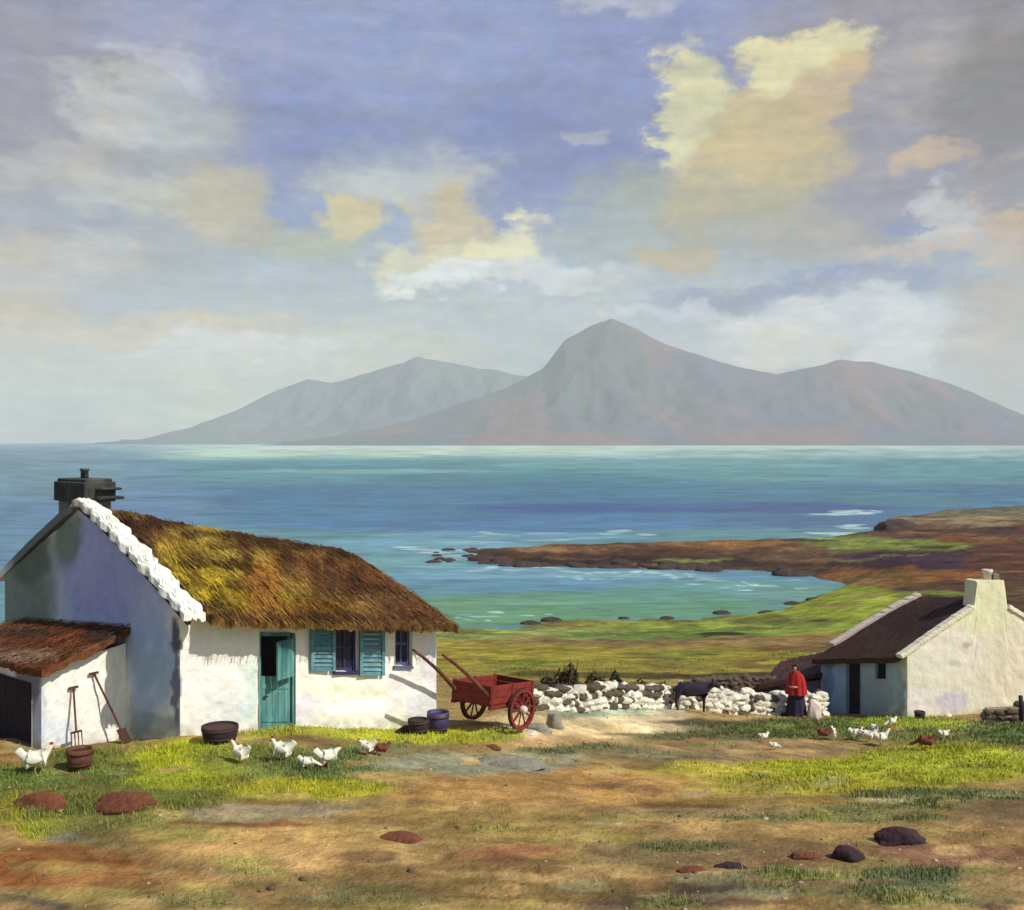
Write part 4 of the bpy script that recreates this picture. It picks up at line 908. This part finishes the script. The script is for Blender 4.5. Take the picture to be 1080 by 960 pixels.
bevel(m_.out('bed', M['red'], cart), .006)
for nm, a in (('side_board', (-hw_-.02, -hw_+.015)), ('side_board', (hw_-.015, hw_+.02))):
    m_ = MB()
    for i in range(3): tb(m_, a[0], a[1], -hl, hl, .56+i*.125, .56+i*.125+.118)
    for y in (-hl+.05, 0, hl-.08): tb(m_, a[0]-.02, a[0], y, y+.05, .47, .95); tb(m_, a[1], a[1]+.02, y, y+.05, .47, .95)
    bevel(m_.out(nm, M['red'], cart), .006)
for nm, y in (('front_board', hl-.03), ('tail_board', -hl)):
    m_ = MB()
    for i in range(3): tb(m_, -hw_+.02, hw_-.02, y, y+.03, .56+i*.125, .56+i*.125+.118)
    bevel(m_.out(nm, M['red'], cart), .006)
for sx in (-1, 1):
    m_ = MB(); pts = []
    a = tilt(sx*.44, hl-.3, .50)
    for k in range(6): q = k/5; pts.append(a+ (Q(0, 1, 0)-Q(0, 0, 0))*(1.55*q) + UP*(1.28*q+.08*math.sin(q*3.1)) - (Q(1, 0, 0)-Q(0, 0, 0))*sx*.05*q)
    m_.tube(pts, [.045, .045, .042, .038, .034, .03], 8); m_.out('shaft', M['wood'], cart, True)
ax = tilt(0, -.15, .45)
for sx in (-1, 1):
    r_ = (Q(1, 0, 0)-Q(0, 0, 0))*sx; f_ = Q(0, 1, 0)-Q(0, 0, 0); R = .42
    ctr = Q(sx*(hw_+.14), -.15, .42); n_ = 28
    def ring(mbv, ri, ro, wd):
        b = len(mbv.v)
        for j in range(n_):
            a = 2*math.pi*j/n_; d = f_*math.cos(a)+UP*math.sin(a)
            for rr_, o_ in ((ri, -wd), (ro, -wd), (ro, wd), (ri, wd)): mbv.v.append(tuple(ctr+d*rr_+r_*o_))
        for j in range(n_):
            for k in range(4): mbv.f.append([b+j*4+k, b+j*4+(k+1) % 4, b+((j+1) % n_)*4+(k+1) % 4, b+((j+1) % n_)*4+k])
    m_ = MB(); ring(m_, R-.07, R-.012, .035)
    for j in range(10): a = 2*math.pi*j/10; d = f_*math.cos(a)+UP*math.sin(a); m_.bar(ctr+d*.05, ctr+d*(R-.06), .035, .03)
    wh = m_.out('wheel', M['red'], cart)
    m_ = MB(); ring(m_, R-.012, R, .038); m_.out('tyre', M['iron'], wh, loc=cart.location)
    m_ = MB(); m_.tube([ctr-r_*.08, ctr-r_*.06, ctr+r_*.08, ctr+r_*.12], [.05, .075, .075, .05], 14); m_.out('hub', M['linen'], wh, True, loc=cart.location)
m_ = MB(); m_.tube([Q(-hw_-.14, -.15, .42), Q(hw_+.14, -.15, .42)], .025, 8); m_.out('axle', M['iron'], cart)
# ================================================================== tubs, buckets, tools
def tub(name, pos, r, h, m, label, cat, fill=None):
    root = empty(name, tuple(pos), label, cat); b = MB()
    b.lathe(pos, [(r*.82, 0), (r*.95, h*.5), (r, h), (r-.03, h), (r*.9, h*.55), (r*.76, .04)], 28); b.out('staves', m, root, True)
    for z in (.22, .75):
        q = MB(); rr_ = r*(.82+.18*z)+.004; q.lathe(pos, [(rr_+.001, h*z), (rr_+.010, h*z), (rr_+.012, h*z+.035), (rr_+.003, h*z+.035)], 28); q.out('hoop', M['iron'], root, True)
    return root
tub('wooden_tub', onground(232, 17.75), .31, .26, M['dark'], 'dark wooden tub on the turf under the white wall', 'tub')
tub('wooden_barrel', onground(462, 20.6), .22, .42, M['violet'], 'dark violet barrel by the white wall near cart shafts', 'barrel')
tub('wooden_tub', onground(441, 20.2), .2, .28, M['dark'], 'small dark tub next to the violet barrel', 'tub')
rock('turf_heap', onground(429, 20.3), (.26, .2, .14), M['peat'], 'little heap of dark turf beside the small tub', 'heap', seed=61)
tub('iron_pot', onground(970, 32.4), .16, .25, M['dark'], 'black round pot standing against the cream gable', 'pot')
tub('wooden_bucket', atg(84, 812), .19, .32, M['wood'], 'brown wooden bucket below the two tools at shed', 'bucket')
def wallpt(t, z, off):  # point off the shed's right-hand wall
    p = lerp(n1, g16, t)+V3(.8, -.6, 0)*off; return V3(p[0], p[1], z)
def spade(base, top, label, kind):
    root = empty('garden_fork' if kind else 'garden_spade', tuple(base), label, 'fork' if kind else 'spade')
    d = (top-base)/np.linalg.norm(top-base); sd = V3(.55, .83, 0); m_ = MB()
    m_.tube([base+d*.25, top], .019, 8); m_.bar(top-sd*.09, top+sd*.09, .035, .035); m_.out('handle', M['wood'], root)
    h = MB()
    if kind:
        h.bar(base+d*.27-sd*.1, base+d*.27+sd*.1, .03, .03)
        for k in (-1, -.33, .33, 1): h.tube([base+d*.27+sd*.1*k, base+sd*.1*k], [.012, .007], 6)
        h.out('tines', M['iron'], root)
    else: h.box(base+d*.14, d*.14, sd*.09, np.cross(d, sd)*.008); h.out('blade', M['iron'], root)
b1 = wallpt(.28, 0, .35); b1[2] = Hs(*b1[:2])+.01; spade(b1, wallpt(.34, -4.28, .06), 'dark fork leaning on white shed wall, left of spade', 1)
b1 = wallpt(.85, 0, .42); b1[2] = Hs(*b1[:2])+.01; spade(b1, wallpt(.58, -4.1, .06), 'brown long-handled spade leaning on white shed wall', 0)
post = MB(); pp = onground(1077, 30.6); post.tube([pp-UP*.1, pp+V3(.01, 0, .45), pp+V3(-.02, 0, .85)], [.07, .065, .06], 9); tag(post.out('fence_post', M['dark'], None, True, loc=pp), 'short dark post by low stone wall at right edge', 'post')
# ================================================================== living things
def skinned(name, verts, edges, radii, mat_, parent=None, root=0, sub=2, loc=(0, 0, 0), rz=0, flat=None):
    me = bpy.data.meshes.new(name); me.from_pydata(verts, edges, []); o = bpy.data.objects.new(name, me); col.objects.link(o)
    o.modifiers.new('skin', 'SKIN'); s = o.modifiers.new('sub', 'SUBSURF'); s.levels = sub; s.render_levels = sub
    if not me.skin_vertices: me.skin_vertices.new()
    for i, r in enumerate(radii): 
        me.skin_vertices[0].data[i].radius = (r, r) if not hasattr(r, '__len__') else r
        me.skin_vertices[0].data[i].use_root = (i == root)
    dg = bpy.context.evaluated_depsgraph_get(); dg.update()
    ev = o.evaluated_get(dg); nm = bpy.data.meshes.new_from_object(ev)
    bpy.data.objects.remove(o); bpy.data.meshes.remove(me)
    nm.materials.clear(); nm.materials.append(mat_); nm.polygons.foreach_set('use_smooth', [True]*len(nm.polygons))
    r = bpy.data.objects.new(name, nm); link(r, parent); return r
def hen(name, m, label, group, pose=0):
    root = empty(name, (0, 0, 0), label, 'hen', group)
    hd = [(.15, .30), (.19, .33), (.24, .10), (.16, .26)][pose]  # x,z of head
    vs = [(0, 0, .17), (-.08, 0, .18), (-.14, 0, .235), (-.19, 0, .30), (.07, 0, .185), (.115, 0, (.24 if pose != 2 else .17)), (hd[0], 0, hd[1]), (hd[0]+.028, 0, hd[1]-.004)]
    es = [(0, 1), (1, 2), (2, 3), (0, 4), (4, 5), (5, 6), (6, 7)]
    skinned('body', vs, es, [(.082, .085), (.068, .066), (.03, .045), (.008, .05), (.068, .064), .034, .026, .014], m, root)
    for sy in (-1, 1):
        w_ = MB(); w_.lathe((0, 0, 0), [(.001, -.012), (.6, -.01), (1, 0), (.6, .01), (.001, .012)], 12); V = np.array(w_.v); V = np.stack([V[:, 0]*.095-.02, V[:, 2]*1.1+sy*.082, V[:, 1]*.05+.185], 1)
        mesh('wing', V, w_.f, m, root, smooth=True, loc=(0, 0, 0))
        l = MB(); l.tube([(.0, sy*.035, .11), (-.01, sy*.035, .06), (.005, sy*.035, .005)], [.012, .007, .006], 6)
        for a in (-.5, 0, .5, 3.14): l.tube([(.005, sy*.035, .006), (.005+.04*math.cos(a), sy*.035+.04*math.sin(a), .004)], [.005, .003], 5)
        l.out('leg', M['beak'], root, loc=(0, 0, 0))
    x, z = hd; c = MB(); c.box((x+.005, 0, z+.03), (.02, 0, 0), (0, .004, 0), (0, 0, .014)); c.out('comb', M['comb'], root, loc=(0, 0, 0)); c = MB(); c.box((x+.03, 0, z-.025), (.005, 0, 0), (0, .008, 0), (0, 0, .012)); c.out('wattle', M['comb'], root, loc=(0, 0, 0))
    b = MB(); b.tube([(x+.03, 0, z), (x+.06, 0, z-.012)], [.009, .001], 6); b.out('beak', M['beak'], root, loc=(0, 0, 0))
    for sy in (-1, 1):
        e = MB(); e.lathe((x+.012, sy*.022, z+.006), [(.001, -.004), (.004, 0), (.001, .004)], 8); e.out('eye', M['dark'], root, loc=(0, 0, 0))
    return root
def copy_tree(o, parent=None):
    c = o.copy(); col.objects.link(c); c.parent = parent
    for ch_ in list(o.children): copy_tree(ch_, c)
    return c
HG = 'hens pecking about the yard'
protos = {}
hens = [(38, 818, 0, 'w', 20, 'white hen alone by the lean-to doorway at far left', 1.35), (254, 806, 1, 'w', 150, 'pale hen facing right of the bright turf patch, leftmost before cottage', 1.0), (298, 804, 0, 'w', 165, 'white hen with head raised, below the teal half door', 1.15),
        (346, 812, 3, 'w', 30, 'white hen nearest the viewer below the shutters', 1.15), (325, 814, 2, 'w', 10, 'small white hen bending to peck beside another', .8), (387, 797, 3, 'w', 160, 'buff white hen below the small window', .9), (402, 798, 2, 'b', 190, 'brown hen pecking next to the buff white hen', .8),
        (878, 781, 0, 'w', 80, 'white hen leftmost of the right-hand flock', 1.05), (868, 781, 3, 'b', 170, 'brown hen leftmost near the right-hand flock', 1.1), (903, 781, 0, 'w', 10, 'cream hen second in the right-hand flock', 1.1), (915, 783, 3, 'w', 160, 'cream hen in middle of the right-hand flock', 1.1), (930, 787, 1, 'w', 20, 'cream hen nearest viewer in the right-hand flock', 1.2), (940, 768, 2, 'w', 200, 'cream hen pecking behind the right-hand flock', 1.0),
        (976, 792, 2, 'b', 165, 'dark brown hen alone on grass below cream gable', 1.35), (996, 781, 3, 'w', 20, 'pale hen between dark brown hen and gable', .95), (805, 783, 3, 'w', 200, 'pale hen alone on bare ground beyond the track', .8), (817, 792, 2, 'w', 20, 'tiny pale hen pecking, nearest track middle', .7), (922, 774, 3, 'w', 100, 'cream hen at the back of the right-hand flock', .9)]
for (u, v, ps, kc, rz, lb, s_) in hens:
    p = gp(u, v); key = (ps, kc)
    if key not in protos: o = protos[key] = hen('hen', M['feather'] if kc == 'w' else M['bfeather'], lb, HG, ps)
    else: o = copy_tree(protos[key])
    o['label'] = lb; o.location = Vector(p); o.rotation_euler = (0, 0, math.radians(rz)); o.scale = (s_*1.02,)*3
# calf
cp_ = onground(731, 30.3)
calf = empty('calf', tuple(cp_), 'black calf with pale muzzle standing before the whitewashed wall', 'calf', rz=math.radians(-8))
vs = [(0, 0, .66), (-.3, 0, .68), (-.45, 0, .70), (.28, 0, .68), (.42, 0, .74), (.58, 0, .84), (.68, 0, .82), (.80, 0, .72),
      (-.44, .12, .5), (-.50, .12, .30), (-.45, .12, .14), (-.44, .12, .03), (-.44, -.12, .5), (-.50, -.12, .30), (-.45, -.12, .14), (-.44, -.12, .03),
      (.30, .11, .45), (.31, .11, .26), (.30, .11, .03), (.30, -.11, .45), (.31, -.11, .26), (.30, -.11, .03), (-.53, 0, .70), (-.57, 0, .5), (-.57, 0, .34)]
es = [(0, 1), (1, 2), (0, 3), (3, 4), (4, 5), (5, 6), (6, 7), (2, 8), (8, 9), (9, 10), (10, 11), (2, 12), (12, 13), (13, 14), (14, 15), (3, 16), (16, 17), (17, 18), (3, 19), (19, 20), (20, 21), (2, 22), (22, 23), (23, 24)]
ra = [(.19, .21), .19, .17, .19, .14, .10, .095, .055, .08, .045, .032, .035, .08, .045, .032, .035, .06, .035, .035, .06, .035, .035, .03, .018, .025]
skinned('body', vs, es, ra, M['hide'], calf)
for sy in (-1, 1):
    e = MB(); e.tube([(.60, sy*.07, .90), (.57, sy*.15, .92), (.55, sy*.20, .88)], [.02, .045, .01], 8); e.out('ear', M['hide'], calf, True, loc=(0, 0, 0))
    e = MB(); e.lathe((.70, sy*.075, .85), [(.002, -.012), (.012, 0), (.002, .012)], 8); e.out('eye', M['glass'], calf, True, loc=(0, 0, 0))
e = MB(); e.tube([(.76, 0, .755), (.83, 0, .70), (.86, 0, .675)], [.062, .06, .035], 12); e.out('muzzle', M['white'], calf, True, loc=(0, 0, 0))
# woman in a red shawl
wp_ = onground(840, 32.6)
wm = empty('person', tuple(wp_), 'person in red shawl and dark blue skirt standing beside the white wall', 'person', rz=math.radians(-35))
# faces -y in her own frame
vs = [(0, 0, .92), (0, -.0, 1.08), (0, -.02, 1.25), (0, -.04, 1.36), (0, -.07, 1.44), (0, -.09, 1.52), (0, -.08, 1.59),
      (.16, -.02, 1.31), (.22, -.06, 1.06), (.10, -.26, .98), (.05, -.32, .99), (-.16, -.02, 1.31), (-.22, -.06, 1.06), (-.12, -.24, .96), (-.06, -.30, .97),
      (.09, 0, .85), (.10, -.02, .48), (.10, .02, .10), (.11, -.08, .035), (-.09, 0, .85), (-.10, .0, .48), (-.10, .04, .10), (-.11, -.06, .035)]
es = [(0, 1), (1, 2), (2, 3), (3, 4), (4, 5), (5, 6), (3, 7), (7, 8), (8, 9), (9, 10), (3, 11), (11, 12), (12, 13), (13, 14), (0, 15), (15, 16), (16, 17), (17, 18), (0, 19), (19, 20), (20, 21), (21, 22)]
ra = [(.15, .11), (.12, .10), (.15, .11), (.09, .07), .052, (.075, .09), (.07, .085), .06, .045, .03, .026, .06, .045, .03, .026, .08, .06, .042, .04, .08, .06, .042, .04]
# fingers
for sx, hi in ((1, 10), (-1, 14)):
    hx_, hy, hz2 = vs[hi]
    for k, (a, ln) in enumerate(((-.5, .055), (-.17, .065), (.17, .07), (.5, .06), (1.3, .05))):
        b = len(vs); dx = -sx*math.cos(a*.6); vs += [(hx_+dx*.025, hy-.02, hz2+.02*a), (hx_+dx*(.03+ln*.6), hy-.045, hz2+.028*a), (hx_+dx*(.03+ln), hy-.03, hz2+.03*a-.01)]
        es += [(hi, b), (b, b+1), (b+1, b+2)]; ra += [.010, .009, .008]
skinned('body', vs, es, ra, M['skin'], wm)
for sx in (-1, 1):
    e = MB(); e.lathe((sx*.028, -.172, 1.545), [(.002, -.008), (.009, 0), (.002, .008)], 8); e.out('eye', M['dark'], wm, True, loc=(0, 0, 0))
    e = MB(); e.lathe((sx*.078, -.085, 1.53), [(.004, -.03), (.014, 0), (.004, .03)], 8); e.out('ear', M['skin'], wm, True, loc=(0, 0, 0))
e = MB(); e.tube([(0, -.165, 1.54), (0, -.195, 1.505), (0, -.17, 1.495)], [.008, .014, .01], 6); e.out('nose', M['skin'], wm, True, loc=(0, 0, 0))
e = MB(); e.box((0, -.172, 1.47), (.022, 0, 0), (0, .006, 0), (0, 0, .005)); e.out('mouth', M['comb'], wm, loc=(0, 0, 0))
e = MB(); e.lathe((0, -.065, 1.555), [(.095, -.08), (.102, -.02), (.095, .04), (.06, .085), (.01, .10)], 20); V = np.array(e.v)
V[:, 1] = np.where(V[:, 1] < -.12, -.12+(V[:, 1]+.12)*.2, V[:, 1]); mesh('hair', V, e.f, M['hair'], wm, smooth=True, loc=(0, 0, 0))
def cloth(name, prof, m, seed, cx=0, cy=0, fold=.06, n=48, lean=0):
    vs = []; fs = []
    for i, (r, rz_, z) in enumerate(prof):
        for j in range(n):
            a = 2*math.pi*j/n; f = 1+fold*(i/(len(prof)-1))*math.sin(a*9+seed+z*2)+.02*math.sin(a*17+seed)
            vs.append((cx+r*f*math.cos(a), cy+lean*(1.4-z)+rz_*f*math.sin(a), z))
    for i in range(len(prof)-1):
        for j in range(n): fs.append([i*n+j, i*n+(j+1) % n, (i+1)*n+(j+1) % n, (i+1)*n+j])
    return mesh(name, vs, fs, m, wm, smooth=True, loc=(0, 0, 0))
cloth('skirt', [(.13, .11, 1.05), (.18, .15, .95), (.23, .19, .75), (.28, .24, .4), (.32, .28, .08)], M['skirt'], 1, fold=.08)
cloth('shawl', [(.07, .065, 1.46), (.13, .10, 1.40), (.23, .15, 1.30), (.28, .20, 1.12), (.31, .25, .9), (.33, .27, .72)], M['shawl'], 3, cy=-.04, fold=.10)
e = MB()
for sx in (-1, 1): e.tube([(sx*.105, .06, .04), (sx*.105, -.1, .045), (sx*.11, -.17, .03)], [.045, .05, .03], 10)
e.out('boots', M['dark'], wm, True, loc=(0, 0, 0))
sk = onground(859, 32.4)
sack = rock('linen_sack', sk+UP*.22, (.28, .22, .42), M['linen'], 'pale lumpy sack on the ground right of the woman', 'sack', seed=71, rough=.25)
# ================================================================== grass, pebbles
idx = np.where((GV > 655) & (GV < 985) & (GU > -60) & (GU < 1140) & (GY > 8) & (GY < 62))[0]
# weight so that blades fall evenly over the view, thinner over bare earth
green = np.clip((GC[idx, 1]/np.maximum(GC[idx, 0], .01)-.78)/.28, .006, 1)
green = green*np.clip((GC[idx, 1]/np.maximum(GC[idx, 2], .005)-1.7)/1.2, .01, 1)
wgt = green*(1/np.maximum(GY[idx], 8)**.0)
cellu = 2.3; pr = wgt/wgt.sum()
nb = 90000; pick = rng.choice(idx, nb, p=pr)
gx = GX[pick]+rng.normal(0, .05, nb)*GY[pick]/12; gy = GY[pick]+rng.normal(0, .06, nb)*GY[pick]/12
def inside(x, y, poly):
    c = np.zeros(len(x), bool); n_ = len(poly)
    for i in range(n_):
        x1, y1 = poly[i][:2]; x2, y2 = poly[(i+1) % n_][:2]
        k = ((y1 > y) != (y2 > y)) & (x < (x2-x1)*(y-y1)/((y2-y1) if y2 != y1 else 1e-9)+x1); c ^= k
    return c
bad = inside(gx, gy, [A0, B0, Q0, R0]) | inside(gx, gy, [n1, g16, g6, n6]) | inside(gx, gy, [c0, r0, k0, f0])
tuft = vnoise(gx*2.2, gy*2.2, 6); keep = (~bad) & (rng.random(nb) < .25+1.1*tuft**1.5)
gx = gx[keep]; gy = gy[keep]; pick = pick[keep]; tuft = tuft[keep]; nb = len(gx); gz = Hn(gx, gy)
hgt = rng.uniform(.025, .07, nb)*(.55+tuft)*np.where(gy < 24, 1, 1.25); ang = rng.uniform(0, 6.283, nb); wd = rng.uniform(.004, .009, nb)*np.clip(gy/13, .9, 3)
lean = rng.uniform(.2, .9, nb)*hgt; la = rng.uniform(0, 6.283, nb)
cx_, sx_ = np.cos(ang)*wd, np.sin(ang)*wd; lx, ly = np.cos(la)*lean, np.sin(la)*lean
pts = np.stack([np.stack([gx-cx_, gy-sx_, gz-.01], 1), np.stack([gx+cx_, gy+sx_, gz-.01], 1),
                np.stack([gx+cx_*.6+lx*.35, gy+sx_*.6+ly*.35, gz+hgt*.6], 1), np.stack([gx-cx_*.6+lx*.35, gy-sx_*.6+ly*.35, gz+hgt*.6], 1),
                np.stack([gx+lx, gy+ly, gz+hgt], 1)], 1).reshape(-1, 3)
b = np.arange(nb)[:, None]*5
fs = [list(map(int, r)) for r in (b+np.array([[0, 1, 2, 3]]))]+[list(map(int, r)) for r in (b+np.array([[3, 2, 4]]))]
gcol = GC[pick]*rng.uniform(.75, 1.35, (nb, 1))*(1+rng.normal(0, .06, (nb, 3)))
o = mesh('grass', pts, fs, M['grass'], None, np.repeat(np.clip(gcol*1.05, 0, 1), 5, 0)); tag(o, kind='stuff')
mbp = MB(); pc = []
pk = rng.choice(idx, 800)
for i in pk:
    if GY[i] > 32: continue
    x = GX[i]+random.uniform(-.1, .1); y = GY[i]+random.uniform(-.1, .1)
    if inside(np.array([x]), np.array([y]), [A0, B0, Q0, R0])[0]: continue
    s_ = random.uniform(.008, .03) if random.random() < .93 else random.uniform(.03, .06); st = len(mbp.v)
    bm = bmesh.new(); bmesh.ops.create_icosphere(bm, subdivisions=1, radius=1)
    R_ = np.array([s_*random.uniform(.8, 1.5), s_*random.uniform(.8, 1.3), s_*.6]); z = Hs(x, y)
    mbp.add([np.array(v.co)*R_*random.uniform(.85, 1.1)+V3(x, y, z+s_*.15) for v in bm.verts], [[v.index for v in f.verts] for f in bm.faces]); bm.free()
    cl = lin(random.choice([(160, 146, 120), (120, 96, 70), (96, 80, 66), (180, 164, 134)])); pc.append(np.tile(cl, (len(mbp.v)-st, 1)))
o = mesh('gravel', mbp.v, mbp.f, M['whitestone'], None, np.concatenate(pc), smooth=True); tag(o, kind='stuff')
# ------------------------------------------------------------------ view
sc.view_settings.view_transform = 'Standard'; sc.view_settings.look = 'None'; sc.view_settings.exposure = 0; sc.view_settings.gamma = 1
sc.cycles.max_bounces = 5; sc.cycles.volume_bounces = 1; sc.cycles.use_denoising = True
